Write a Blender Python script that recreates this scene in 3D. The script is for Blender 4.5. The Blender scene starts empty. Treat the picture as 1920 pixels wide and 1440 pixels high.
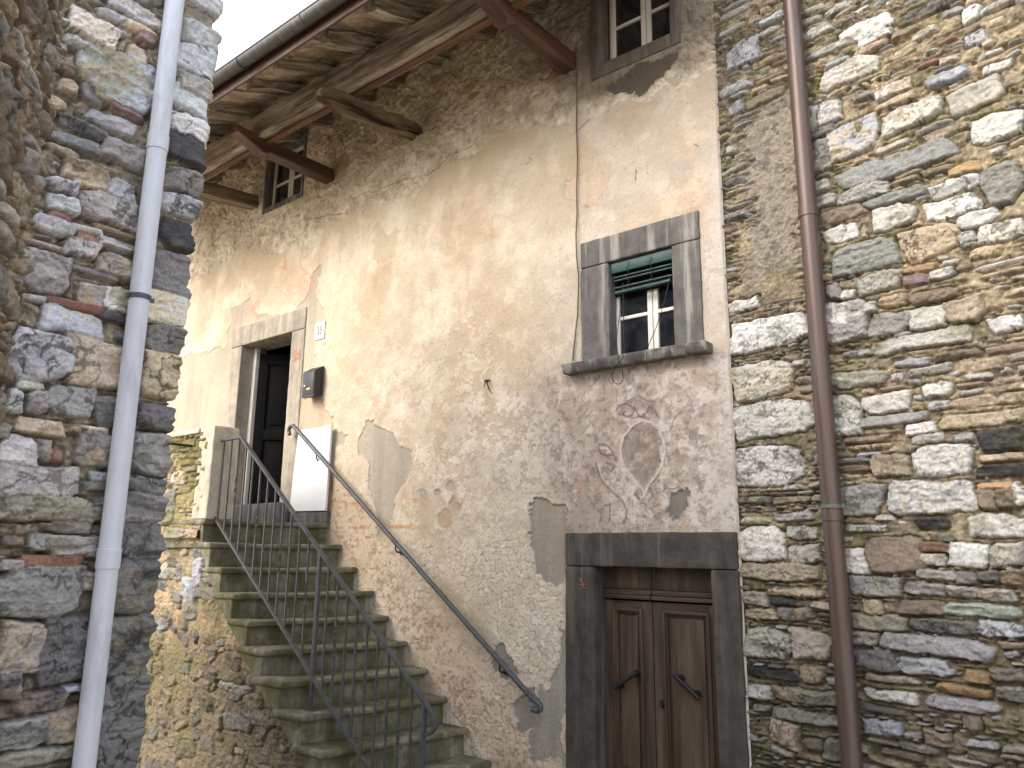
import bpy, bmesh, math, random
import numpy as np
from mathutils import Vector, Matrix

scene = bpy.context.scene
# ------------------------------------------------------------------ camera
F = 1442.0; CX, CY = 960.0, 720.0            # focal length and centre, in pixels of the 1920 x 1440 photograph
EYE = np.array([0.0, -5.0, 2.15])            # facade lies in the plane y = 0, x runs along it to the right, z is up
_p, _r, _y = math.radians(12.3), math.radians(0.7), math.radians(50.8)
_h = np.array([-math.cos(_y), math.sin(_y), 0.0])
FW = _h * math.cos(_p) + np.array([0, 0, math.sin(_p)])
_r0 = np.cross(FW, [0, 0, 1.0]); _r0 /= np.linalg.norm(_r0)
_u0 = np.cross(_r0, FW)
RT = _r0 * math.cos(_r) + _u0 * math.sin(_r)
UP = -_r0 * math.sin(_r) + _u0 * math.cos(_r)
cam = bpy.data.cameras.new("camera")
cam.sensor_width = 36.0; cam.lens = F / 1920.0 * 36.0
cam.clip_start = 0.05; cam.clip_end = 500.0
camo = bpy.data.objects.new("camera", cam)
scene.collection.objects.link(camo)
camo.matrix_world = Matrix(((RT[0], UP[0], -FW[0], EYE[0]), (RT[1], UP[1], -FW[1], EYE[1]), (RT[2], UP[2], -FW[2], EYE[2]), (0, 0, 0, 1)))
scene.camera = camo

# ------------------------------------------------------------------ light
SUN_EL, SUN_AZ = 34.0, 203.0                 # compass degrees, y = north
world = bpy.data.worlds.new("World"); scene.world = world; world.use_nodes = True
wn = world.node_tree.nodes; wl = world.node_tree.links
sky = wn.new("ShaderNodeTexSky"); sky.sky_type = 'NISHITA'; sky.sun_disc = False
sky.sun_elevation = math.radians(SUN_EL); sky.sun_rotation = math.radians(SUN_AZ)
sky.dust_density = 5.0; sky.ozone_density = 1.5; sky.air_density = 1.0
_tc = wn.new("ShaderNodeTexCoord"); _cn = wn.new("ShaderNodeTexNoise"); _cn.inputs["Scale"].default_value = 2.2; _cn.inputs["Detail"].default_value = 6.0
_mr = wn.new("ShaderNodeMapRange"); _mr.inputs[1].default_value = 0.3; _mr.inputs[2].default_value = 0.65; _mr.inputs[3].default_value = 0.25; _mr.inputs[4].default_value = 0.75
_mx = wn.new("ShaderNodeMix"); _mx.data_type = 'RGBA'; _mx.inputs[7].default_value = (6.6, 6.9, 7.4, 1)     # thin bright cloud veil over the blue
wl.new(_tc.outputs["Generated"], _cn.inputs["Vector"]); wl.new(_cn.outputs["Fac"], _mr.inputs[0]); wl.new(_mr.outputs[0], _mx.inputs[0]); wl.new(sky.outputs[0], _mx.inputs[6])
wl.new(_mx.outputs[2], wn["Background"].inputs[0]); wn["Background"].inputs[1].default_value = 0.15
sl = bpy.data.lights.new("sun", 'SUN'); sl.energy = 1.3; sl.angle = math.radians(38.0); sl.color = (1.0, 0.95, 0.88)
so = bpy.data.objects.new("sun", sl); scene.collection.objects.link(so)
_a, _e = math.radians(SUN_AZ), math.radians(SUN_EL)
_d = Vector((math.sin(_a) * math.cos(_e), math.cos(_a) * math.cos(_e), math.sin(_e)))
so.rotation_euler = _d.to_track_quat('Z', 'Y').to_euler()
scene.view_settings.view_transform = 'Standard'; scene.view_settings.look = 'None'
scene.view_settings.exposure = 1.38; scene.view_settings.gamma = 1.0
scene.cycles.max_bounces = 8; scene.cycles.diffuse_bounces = 5

# ------------------------------------------------------------------ measuring: pixel of the photograph -> point on a plane of the place
def ray(px, py):
    d = FW * F + RT * (px - CX) - UP * (py - CY)
    return d / np.linalg.norm(d)
def hit(px, py, p0, n):
    d = ray(px, py); t = np.dot(np.asarray(p0, float) - EYE, n) / np.dot(d, n)
    return EYE + d * t
def fac(px, py): return hit(px, py, (0, 0, 0), np.array([0, 1.0, 0]))
def ony(px, py, y): return hit(px, py, (0, y, 0), np.array([0, 1.0, 0]))
def onx(px, py, x): return hit(px, py, (x, 0, 0), np.array([1.0, 0, 0]))

# ------------------------------------------------------------------ noise in numpy
def _hash(ix, iy, seed):
    h = (ix.astype(np.uint32) * np.uint32(374761393)) ^ (iy.astype(np.uint32) * np.uint32(668265263)) ^ np.uint32((seed * 2654435761) & 0xffffffff)
    h = (h ^ (h >> np.uint32(13))) * np.uint32(1274126177)
    h = (h ^ (h >> np.uint32(15))) * np.uint32(2246822519)
    return ((h ^ (h >> np.uint32(16))) & np.uint32(0xffffff)).astype(np.float32) / np.float32(16777215.0)
def vnoise(x, y, seed):
    x = np.asarray(x, np.float32); y = np.asarray(y, np.float32)
    xf = np.floor(x); yf = np.floor(y); ix = xf.astype(np.int64); iy = yf.astype(np.int64)
    fx = x - xf; fy = y - yf
    fx = fx * fx * (3 - 2 * fx); fy = fy * fy * (3 - 2 * fy)
    a = _hash(ix, iy, seed); b = _hash(ix + 1, iy, seed); c = _hash(ix, iy + 1, seed); d = _hash(ix + 1, iy + 1, seed)
    return (a + (b - a) * fx) + ((c + (d - c) * fx) - (a + (b - a) * fx)) * fy
def fbm(x, y, octv, seed, gain=0.5):
    s = 0.0; amp = 1.0; tot = 0.0; c, sn = math.cos(0.6), math.sin(0.6)
    x = np.asarray(x, np.float32); y = np.asarray(y, np.float32)
    for o in range(octv):
        s = s + amp * vnoise(x, y, seed + 17 * o); tot += amp; amp *= gain
        x, y = (c * x - sn * y) * 2.03 + 5.3, (sn * x + c * y) * 2.03 + 1.7
    return s / tot
def ridge(x, y, octv, seed):
    return 1.0 - np.abs(2.0 * fbm(x, y, octv, seed) - 1.0)
def worley(x, y, seed):
    x = np.asarray(x, np.float32); y = np.asarray(y, np.float32)
    ix = np.floor(x).astype(np.int64); iy = np.floor(y).astype(np.int64)
    f1 = np.full(x.shape, 9.0, np.float32); f2 = f1.copy(); idv = np.zeros(x.shape, np.float32)
    for dx in (-1, 0, 1):
        for dy in (-1, 0, 1):
            jx = ix + dx; jy = iy + dy
            d = np.hypot(jx + _hash(jx, jy, seed) - x, jy + _hash(jx, jy, seed + 7) - y)
            nearer = d < f1
            f2 = np.where(nearer, f1, np.minimum(f2, d))
            idv = np.where(nearer, _hash(jx, jy, seed + 13), idv); f1 = np.where(nearer, d, f1)
    return f1, f2, idv
def sstep(a, b, x):
    t = np.clip((x - a) / (b - a), 0, 1); return t * t * (3 - 2 * t)
def mixc(c, d, t):
    return c + (np.asarray(d, np.float32) - c) * t[..., None]
def seg_dist(U, V, pts):
    best = np.full(U.shape, 1e9, np.float32)
    for (x0, y0), (x1, y1) in zip(pts[:-1], pts[1:]):
        dx, dy = x1 - x0, y1 - y0; L = dx * dx + dy * dy + 1e-12
        t = np.clip(((U - x0) * dx + (V - y0) * dy) / L, 0, 1)
        best = np.minimum(best, np.hypot(U - x0 - t * dx, V - y0 - t * dy))
    return best
def poly_sd(U, V, pts):                       # > 0 inside, metres from the outline
    d = seg_dist(U, V, list(pts) + [pts[0]])
    ins = np.zeros(U.shape, bool)
    for (x0, y0), (x1, y1) in zip(pts, list(pts[1:]) + [pts[0]]):
        c = ((y0 > V) != (y1 > V)) & (U < (x1 - x0) * (V - y0) / (y1 - y0 + 1e-12) + x0)
        ins ^= c
    return np.where(ins, d, -d)
def S(r, g, b):                               # sRGB 0-255 -> linear
    return tuple(((c / 255.0) / 12.92 if c / 255.0 < 0.04045 else ((c / 255.0 + 0.055) / 1.055) ** 2.4) for c in (r, g, b))

# ------------------------------------------------------------------ objects
COL = scene.collection
def link(o, parent=None):
    COL.objects.link(o)
    if parent is not None: o.parent = parent
    return o
def tag(o, label=None, cat=None, group=None, kind=None):
    if label: o["label"] = label
    if cat: o["category"] = cat
    if group: o["group"] = group
    if kind: o["kind"] = kind
    return o
def thing(name, label, cat, group=None):
    return tag(link(bpy.data.objects.new(name, None)), label, cat, group)

def grid_mesh(name, P, C, mat, keep=None, parent=None, flip=False):
    nv, nu = P.shape[:2]
    idx = np.arange(nv * nu, dtype=np.int32).reshape(nv, nu)
    q = np.stack([idx[:-1, :-1], idx[:-1, 1:], idx[1:, 1:], idx[1:, :-1]], -1).reshape(-1, 4)
    if keep is not None: q = q[keep.reshape(-1)]
    if flip: q = q[:, ::-1]
    used = np.zeros(nv * nu, bool); used[q.ravel()] = True
    remap = np.cumsum(used).astype(np.int32) - 1
    q = np.ascontiguousarray(remap[q]); pts = P.reshape(-1, 3)[used].astype(np.float32); cols = C.reshape(-1, 3)[used]
    me = bpy.data.meshes.new(name)
    me.vertices.add(len(pts)); me.vertices.foreach_set("co", pts.ravel())
    me.loops.add(q.size); me.loops.foreach_set("vertex_index", q.ravel().astype(np.int32))
    me.polygons.add(len(q)); me.polygons.foreach_set("loop_start", np.arange(0, q.size, 4, dtype=np.int32))
    me.update(calc_edges=True)
    at = me.attributes.new("tint", 'FLOAT_COLOR', 'POINT')
    c4 = np.ones((len(pts), 4), np.float32); c4[:, :3] = np.clip(cols, 0.004, 0.95)
    at.data.foreach_set("color", c4.ravel())
    me.materials.append(mat)
    return link(bpy.data.objects.new(name, me), parent)

class MB:                                     # collects pieces of ONE part; grain coordinates ride along for wood
    def __init__(s): s.v = []; s.f = []; s.g = []; s.n = 0
    def add(s, v, f, g=None):
        v = np.asarray(v, float); s.v.append(v); s.g.append(v if g is None else np.asarray(g, float))
        s.f += [[i + s.n for i in q] for q in f]; s.n += len(v)
    def build(s, name, mat, parent=None, smooth=True, merge=False):
        me = bpy.data.meshes.new(name)
        v = np.concatenate(s.v); g = np.concatenate(s.g)
        me.from_pydata(v.tolist(), [], s.f)
        at = me.attributes.new("grain", 'FLOAT_VECTOR', 'POINT'); at.data.foreach_set("vector", g.astype(np.float32).ravel())
        bm = bmesh.new(); bm.from_mesh(me)
        if merge: bmesh.ops.remove_doubles(bm, verts=bm.verts, dist=1e-5)
        bmesh.ops.recalc_face_normals(bm, faces=bm.faces)
        bm.to_mesh(me); bm.free()
        me.polygons.foreach_set("use_smooth", [smooth] * len(me.polygons))
        if smooth: me.set_sharp_from_angle(angle=math.radians(48))
        me.materials.append(mat)
        return link(bpy.data.objects.new(name, me), parent)
    def box(s, a, b, bev=0.0, axis='z'):      # bevelled box between two corners
        a = np.minimum(a, b).astype(float) if False else np.array([min(a[i], b[i]) for i in range(3)], float), np.array([max(a[i], b[i]) for i in range(3)], float)
        lo, hi = a
        bm = bmesh.new(); bmesh.ops.create_cube(bm, size=1.0)
        for v in bm.verts:
            v.co = Vector([(lo[i] + hi[i]) / 2 + v.co[i] * (hi[i] - lo[i]) for i in range(3)])
        if bev > 0:
            bmesh.ops.bevel(bm, geom=bm.edges[:], offset=min(bev, 0.45 * min(hi - lo)), segments=2, profile=0.6, affect='EDGES')
        bm.verts.index_update()
        v = np.array([q.co[:] for q in bm.verts]); f = [[q.index for q in fc.verts] for fc in bm.faces]; bm.free()
        s.add(v, f, grain_of(v, axis)); return s
    def rbox(s, a, b, r=0.01, step=0.04, amp=0.003, freq=14.0, seed=1, fn=None, axis='z'):
        lo = np.array([min(a[i], b[i]) for i in range(3)], float); hi = np.array([max(a[i], b[i]) for i in range(3)], float)
        r = min(r, 0.45 * float(min(hi - lo)))
        ax = []
        for i in range(3):
            L = hi[i] - lo[i]; n = max(1, int(round((L - 2 * r) / step)))
            ax.append(np.concatenate([[0, r * 0.4], np.linspace(r, L - r, n + 1), [L - r * 0.4, L]]) + lo[i])
        for i in range(3):
            j, k = (i + 1) % 3, (i + 2) % 3
            J, K = np.meshgrid(ax[j], ax[k], indexing='ij')
            for side in (lo[i], hi[i]):
                p = np.zeros(J.shape + (3,)); p[..., i] = side; p[..., j] = J; p[..., k] = K
                p = p.reshape(-1, 3)
                q = np.clip(p, lo + r, hi - r); d = p - q; l = np.linalg.norm(d, axis=1, keepdims=True)
                nrm = d / np.maximum(l, 1e-9)
                h = (fbm(p[:, 0] * freq + p[:, 1] * freq * 0.7 + seed * 3.1, p[:, 2] * freq + p[:, 1] * freq * 0.6, 4, seed) - 0.5) * 2 * amp
                v = q + nrm * (r + h[:, None])
                g = grain_of(v, axis)
                if fn is not None: v = fn(v)
                m, n = J.shape; id_ = np.arange(m * n).reshape(m, n)
                f = np.stack([id_[:-1, :-1], id_[1:, :-1], id_[1:, 1:], id_[:-1, 1:]], -1).reshape(-1, 4).tolist()
                s.add(v, f, g)
        return s
    def tube(s, pts, rad, n=12, cap=True, squash=1.0):
        pts = [Vector(p) for p in pts]; m = len(pts)
        rad = [rad] * m if isinstance(rad, (int, float)) else rad
        v = []; g = []; up = None; dist = 0.0
        for i, p in enumerate(pts):
            t = (pts[min(i + 1, m - 1)] - pts[max(i - 1, 0)]).normalized()
            if up is None:
                up = Vector((0, 0, 1)) if abs(t.z) < 0.9 else Vector((0, 1, 0))
            a = t.cross(up).normalized(); b = a.cross(t).normalized(); up = b
            if i: dist += (p - pts[i - 1]).length
            for k in range(n):
                th = 2 * math.pi * k / n
                v.append(p + a * math.cos(th) * rad[i] + b * math.sin(th) * rad[i] * squash); g.append((math.cos(th) * rad[i], math.sin(th) * rad[i], dist))
        f = [[i * n + k, i * n + (k + 1) % n, (i + 1) * n + (k + 1) % n, (i + 1) * n + k] for i in range(m - 1) for k in range(n)]
        if cap: f += [list(range(n))[::-1], [(m - 1) * n + k for k in range(n)]]
        s.add([q[:] for q in v], f, g); return s
def grain_of(v, axis):
    v = np.asarray(v, float)
    return v if axis == 'z' else (v[:, [2, 1, 0]] if axis == 'x' else v[:, [0, 2, 1]])

def timber(mb, p0, p1, w, h, amp=0.006, seed=1, prof=None, rnd=0.2, rough=1.0):
    """a hewn beam from p0 to p1 (centre line), w across, h high; prof(t) -> (scale w, scale h, dz)"""
    p0 = np.array(p0, float); p1 = np.array(p1, float); L = np.linalg.norm(p1 - p0); t = (p1 - p0) / L
    a = np.cross(t, [0, 0, 1.0]); a /= np.linalg.norm(a); b = np.cross(a, t)
    n = max(4, int(L / 0.03)); k = 28
    th = (np.arange(k) + 0.5) / k * 2 * math.pi
    e = 2.0 / (2.0 + 8.0 * (1 - rnd))
    cu = np.sign(np.cos(th)) * np.abs(np.cos(th)) ** e; cv = np.sign(np.sin(th)) * np.abs(np.sin(th)) ** e
    V = []; G = []
    for i in range(n + 1):
        s_ = i / n; sw, sh, dz = prof(s_) if prof else (1, 1, 0)
        l = s_ * L
        d = (fbm(np.full(k, l * 1.6 + seed), cu * 2.6 + cv * 4.1 + seed * 1.3, 3, seed) - 0.5) * 2
        d2 = (ridge(np.full(k, l * 1.1 + seed), cu * 7.0 - cv * 9.0, 3, seed + 5) - 0.6)
        o = amp * d * 1.6 - amp * np.maximum(d2, 0) * 3.0 * rough
        x = cu * (w / 2 * sw) + cu * o; y = cv * (h / 2 * sh) + cv * o + dz
        bend = min(amp, .006) * 2.2 * math.sin(l * 1.7 + seed)
        V.append(p0 + t * l + np.outer(x, a) + np.outer(y + bend, b))
        G.append(np.stack([x + seed, y + seed * 0.7, np.full(k, l)], -1))
    V = np.concatenate(V); G = np.concatenate(G)
    f = [[i * k + j, i * k + (j + 1) % k, (i + 1) * k + (j + 1) % k, (i + 1) * k + j] for i in range(n) for j in range(k)]
    f += [list(range(k))[::-1], [n * k + j for j in range(k)]]
    mb.add(V, f, G); return mb

# ------------------------------------------------------------------ materials
def new_mat(name):
    m = bpy.data.materials.new(name); m.use_nodes = True
    nt = m.node_tree; b = nt.nodes["Principled BSDF"]; return m, nt, b
def N(nt, t, **kw):
    n = nt.nodes.new(t)
    for k, v in kw.items():
        if hasattr(n, k): setattr(n, k, v)
        else: n.inputs[k].default_value = v
    return n
def noise(nt, vec, scale, detail=5.0, rough=0.6, dist=0.0):
    n = N(nt, "ShaderNodeTexNoise", Scale=scale, Detail=detail, Roughness=rough, Distortion=dist)
    if vec is not None: nt.links.new(vec, n.inputs["Vector"])
    return n.outputs["Fac"]
def mathn(nt, op, a, b=None, c=None):
    n = N(nt, "ShaderNodeMath", operation=op)
    for i, x in enumerate((a, b, c)):
        if x is None: continue
        if isinstance(x, (int, float)): n.inputs[i].default_value = x
        else: nt.links.new(x, n.inputs[i])
    return n.outputs[0]
def mapr(nt, x, a, b, c=0.0, d=1.0):
    n = N(nt, "ShaderNodeMapRange"); n.clamp = True
    nt.links.new(x, n.inputs[0])
    for i, q in enumerate((a, b, c, d)): n.inputs[i + 1].default_value = q
    return n.outputs[0]
def mixrgb(nt, fac, a, b, mode='MIX'):
    n = N(nt, "ShaderNodeMix", data_type='RGBA', blend_type=mode)
    for sock, x in ((n.inputs[0], fac), (n.inputs[6], a), (n.inputs[7], b)):
        if isinstance(x, (int, float)): sock.default_value = x
        elif isinstance(x, tuple): sock.default_value = (x[0], x[1], x[2], 1.0)
        else: nt.links.new(x, sock)
    return n.outputs[2]
def bump(nt, b, h, strength, dist):
    n = N(nt, "ShaderNodeBump", Strength=strength, Distance=dist)
    nt.links.new(h, n.inputs["Height"]); nt.links.new(n.outputs[0], b.inputs["Normal"])
def scaled(nt, vec, sx, sy, sz):
    n = N(nt, "ShaderNodeMapping"); nt.links.new(vec, n.inputs[0]); n.inputs["Scale"].default_value = (sx, sy, sz); return n.outputs[0]
def pos(nt): return N(nt, "ShaderNodeNewGeometry").outputs["Position"]
def grain(nt): return N(nt, "ShaderNodeAttribute", attribute_name="grain").outputs["Vector"]

def mat_tint(name, rough=0.92, fine=0.35, bmp=0.5, bd=0.006, s1=90.0, s2=320.0):
    m, nt, b = new_mat(name)
    col = N(nt, "ShaderNodeAttribute", attribute_name="tint").outputs["Color"]
    p = pos(nt)
    n1 = noise(nt, p, s1, 6, 0.65); n2 = noise(nt, p, s2, 4, 0.7)
    f = mathn(nt, 'ADD', mapr(nt, n1, 0.25, 0.75, 1 - fine, 1 + fine), mapr(nt, n2, 0.3, 0.7, -fine * 0.5, fine * 0.5))
    v = N(nt, "ShaderNodeVectorMath", operation='SCALE'); nt.links.new(col, v.inputs[0]); nt.links.new(f, v.inputs["Scale"])
    nt.links.new(v.outputs[0], b.inputs["Base Color"])
    b.inputs["Roughness"].default_value = rough; b.inputs["Specular IOR Level"].default_value = 0.25
    bump(nt, b, mathn(nt, 'ADD', n1, mathn(nt, 'MULTIPLY', n2, 0.4)), bmp, bd)
    return m
def mat_wood(name, dark, mid, light, rough=0.75, sc=1.0, crack=0.5, spec=0.3, bd=0.004):
    m, nt, b = new_mat(name); g = grain(nt)
    n1 = noise(nt, scaled(nt, g, 34 * sc, 34 * sc, 1.6 * sc), 1.0, 6, 0.65, 0.6)
    n2 = noise(nt, scaled(nt, g, 9 * sc, 9 * sc, 0.9 * sc), 1.0, 4, 0.6)
    n3 = noise(nt, scaled(nt, g, 120 * sc, 120 * sc, 5 * sc), 1.0, 4, 0.7)
    c = mixrgb(nt, mapr(nt, n1, 0.3, 0.68), dark, mid)
    c = mixrgb(nt, mapr(nt, n2, 0.45, 0.72), c, light)
    cr = mapr(nt, n3, 0.30, 0.42, 1.0, 0.0)
    c = mixrgb(nt, mathn(nt, 'MULTIPLY', cr, crack), c, tuple(x * 0.25 for x in dark))
    nt.links.new(c, b.inputs["Base Color"]); b.inputs["Roughness"].default_value = rough; b.inputs["Specular IOR Level"].default_value = spec
    bump(nt, b, mathn(nt, 'SUBTRACT', mathn(nt, 'ADD', n1, mathn(nt, 'MULTIPLY', n3, 0.6)), cr), 0.8, bd)
    return m
def mat_stone(name, base, dark, light, streak=0.6, rough=0.88, moss=None, mossamt=0.0):
    m, nt, b = new_mat(name); p = pos(nt)
    n1 = noise(nt, p, 7, 7, 0.7); n2 = noise(nt, p, 70, 5, 0.75)
    st = noise(nt, scaled(nt, p, 13, 13, 0.8), 1.0, 5, 0.6)
    c = mixrgb(nt, mapr(nt, n1, 0.35, 0.7), base, dark)
    c = mixrgb(nt, mathn(nt, 'MULTIPLY', mapr(nt, st, 0.53, 0.66), streak), c, light)
    c = mixrgb(nt, mathn(nt, 'MULTIPLY', mapr(nt, st, 0.36, 0.46, 1, 0), streak), c, dark)
    if moss:
        mm = mathn(nt, 'MULTIPLY', mapr(nt, noise(nt, p, 4.5, 6, 0.7), 0.62 - mossamt * 0.35, 0.78 - mossamt * 0.35), 0.85)
        c = mixrgb(nt, mm, c, moss)
    c = mixrgb(nt, mapr(nt, n2, 0.62, 0.74, 0, 0.35), c, light)
    c = mixrgb(nt, mapr(nt, n2, 0.26, 0.38, 0.4, 0), c, tuple(x * 0.5 for x in dark))
    nt.links.new(c, b.inputs["Base Color"]); b.inputs["Roughness"].default_value = rough; b.inputs["Specular IOR Level"].default_value = 0.3
    bump(nt, b, mathn(nt, 'ADD', n2, mathn(nt, 'MULTIPLY', noise(nt, p, 25, 5, 0.65), 1.5)), 0.55, 0.006)
    return m
def mat_metal(name, col, col2, rough=0.5, metal=0.0, sc=9.0, stretch=(1, 1, 1), amt=(0.5, 0.7), bmp=0.15):
    m, nt, b = new_mat(name); p = pos(nt)
    n1 = noise(nt, scaled(nt, p, *stretch), sc, 6, 0.7); n2 = noise(nt, p, 160, 3, 0.6)
    c = mixrgb(nt, mapr(nt, n1, amt[0], amt[1]), col, col2)
    c = mixrgb(nt, mapr(nt, n2, 0.6, 0.75, 0, 0.3), c, tuple(x * 0.5 for x in col))
    nt.links.new(c, b.inputs["Base Color"]); b.inputs["Metallic"].default_value = metal
    nt.links.new(mapr(nt, n1, 0.3, 0.7, rough - 0.08, min(1, rough + 0.18)), b.inputs["Roughness"])
    bump(nt, b, n2, bmp, 0.002)
    return m
def mat_glass(name):
    m, nt, b = new_mat(name); p = pos(nt)
    nt.links.new(mixrgb(nt, mapr(nt, noise(nt, p, 9, 4, 0.6), 0.4, 0.7), (0.010, 0.012, 0.016), (0.035, 0.038, 0.042)), b.inputs["Base Color"]); b.inputs["Roughness"].default_value = 0.04
    b.inputs["Specular IOR Level"].default_value = 1.0
    bump(nt, b, noise(nt, p, 5.0, 3, 0.5), 0.16, 0.03)
    return m

M = {}
M['plaster'] = mat_tint("old_plaster", 0.95, 0.17, 0.5, 0.005, 100, 340)
M['rubble'] = mat_tint("rubble_masonry", 0.9, 0.32, 0.9, 0.010, 60, 240)
M['grey_stone'] = mat_stone("grey_sandstone", S(112, 108, 104), S(80, 78, 78), S(158, 153, 146), 0.85)
M['dark_stone'] = mat_stone("dark_sandstone", S(82, 77, 71), S(52, 50, 49), S(106, 100, 91), 0.6)
M['brown_stone'] = mat_stone("brown_grey_stone", S(112, 103, 92), S(82, 76, 70), S(136, 126, 112), 0.5)
M['door_stone'] = mat_stone("pale_grey_stone", S(172, 163, 148), S(134, 127, 115), S(192, 184, 168), 0.6)
M['pillar_stone'] = mat_stone("whitewashed_stone", S(206, 200, 186), S(168, 162, 140), S(220, 216, 204), 0.4, moss=S(136, 128, 76), mossamt=0.05)
M['step_stone'] = mat_stone("mossy_step_stone", S(138, 132, 116), S(92, 88, 74), S(170, 164, 148), 0.45, moss=S(84, 84, 50), mossamt=0.56)
M['old_wood'] = mat_wood("weathered_timber", S(84, 70, 58), S(168, 154, 137), S(206, 196, 182), 0.85, 1.5, 0.9)
M['log_wood'] = mat_wood("rotten_log", S(50, 40, 32), S(112, 94, 74), S(150, 130, 104), 0.9, 0.9, 0.9)
M['grey_wood'] = mat_wood("grey_weathered_timber", S(84, 74, 64), S(128, 114, 98), S(164, 150, 130), 0.85, 1.0, 0.6)
M['red_wood'] = mat_wood("red_brown_stained_timber", S(48, 28, 22), S(84, 54, 42), S(112, 78, 62), 0.45, 1.0, 0.35, 0.5)
M['board_red'] = mat_wood("red_brown_board", S(78, 54, 42), S(108, 78, 60), S(130, 98, 78), 0.7, 0.8, 0.3)
M['door_wood'] = mat_wood("brown_door_wood", S(46, 36, 29), S(74, 59, 48), S(100, 84, 69), 0.55, 1.2, 0.55, 0.4, 0.0025)
M['black_wood'] = mat_wood("blackened_door_wood", S(5, 4, 4), S(8, 7, 7), S(14, 12, 11), 0.75, 1.0, 0.4, 0.15)
M['plank'] = mat_wood("pale_plank", S(112, 96, 78), S(176, 162, 142), S(210, 199, 182), 0.85, 1.3, 0.85)
M['zinc'] = mat_metal("weathered_zinc", S(88, 88, 86), S(120, 120, 116), 0.5, 0.35, 6, (3, 1, 1))
M['white_pipe'] = mat_metal("pale_grey_painted_pipe", S(208, 213, 224), S(174, 176, 182), 0.42, 0.0, 9, (1, 1, 0.22), (0.52, 0.75), 0.3)
M['copper_pipe'] = mat_metal("brown_copper_pipe", S(88, 71, 65), S(92, 98, 98), 0.36, 0.35, 7, (3, 3, 0.22), (0.52, 0.74), 0.3)
M['verdigris'] = mat_metal("verdigris_copper", S(86, 98, 96), S(98, 84, 76), 0.55, 0.1, 9)
M['iron'] = mat_metal("grey_painted_iron", S(84, 86, 90), S(66, 66, 68), 0.5, 0.25, 14)
M['dark_iron'] = mat_metal("black_iron", S(32, 33, 36), S(48, 46, 46), 0.45, 0.4, 20)
M['rust_iron'] = mat_metal("rusty_iron", S(62, 44, 36), S(92, 60, 44), 0.8, 0.1, 20)
M['white_paint'] = mat_metal("aged_white_paint", S(226, 222, 212), S(206, 200, 186), 0.55, 0.0, 8, (1, 1, 0.5))
M['green'] = mat_metal("green_slats", S(10, 62, 56), S(18, 52, 47), 0.45, 0.0, 10)
M['dark_green'] = mat_metal("dark_green_slats", S(34, 58, 53), S(24, 42, 39), 0.5, 0.0, 10)
M['board'] = mat_metal("white_sheet", S(226, 226, 228), S(176, 174, 172), 0.5, 0.0, 16, (1, 1, .5), (0.62, 0.74))
M['enamel'] = mat_metal("white_enamel", S(232, 234, 236), S(222, 222, 220), 0.3, 0.0, 12)
M['blue'] = mat_metal("dark_blue_enamel", S(36, 48, 72), S(30, 40, 60), 0.4)
M['black_box'] = mat_metal("black_coated_metal", S(26, 28, 32), S(36, 38, 42), 0.4, 0.0, 14)
M['brass'] = mat_metal("brass", S(190, 160, 80), S(160, 130, 60), 0.4, 0.6)
M['red_mark'] = mat_metal("red_paint_marks", S(198, 112, 84), S(150, 112, 92), 0.9, 0.0, 60, (1, 1, 1), (0.42, 0.62))
M['blue_mark'] = mat_metal("faded_blue_paint", S(176, 168, 186), S(200, 180, 160), 0.9, 0.0, 60, (1, 1, 1), (0.4, 0.6))
M['cable'] = mat_metal("brown_cable", S(96, 80, 64), S(80, 66, 54), 0.7)
M['black_cable'] = mat_metal("black_cable", S(28, 28, 28), S(40, 40, 40), 0.6)
M['glass'] = mat_glass("window_glass")
M['inside'] = mat_metal("dark_room_plaster", S(44, 34, 27), S(36, 28, 23), 0.95)
M['curtain'] = mat_metal("grey_net_curtain", S(150, 146, 138), S(120, 116, 108), 0.9, 0.0, 10, (6, 1, 0.5))
M['red_curtain'] = mat_metal("dark_red_curtain", S(70, 20, 18), S(40, 16, 24), 0.9, 0.0, 6, (6, 1, 0.5))
M['paving'] = mat_stone("pale_paving", S(176, 160, 136), S(140, 128, 110), S(196, 182, 160), 0.2)
M['tile'] = mat_metal("terracotta_tiles", S(150, 92, 66), S(120, 80, 62), 0.9, 0.0, 6)

# ================================================================== GROUND
def build_ground():
    xs = np.concatenate([[-60, -30, -18], np.arange(-13, 8.01, 0.25), [12, 20, 40]]); ys = np.concatenate([[-60, -30, -18], np.arange(-10, 2.01, 0.25), [10, 30, 60]])
    X, Y = np.meshgrid(xs, ys)
    Z = 0.55 * sstep(-1.6, -4.4, Y) + (fbm(X * 0.8, Y * 0.8, 4, 3) - 0.5) * 0.04
    P = np.stack([X, Y, Z], -1)
    C = np.zeros(P.shape, np.float32) + 0.4
    g = grid_mesh("ground", P, C, M['paving']); tag(g, kind="structure")
build_ground()

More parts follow.
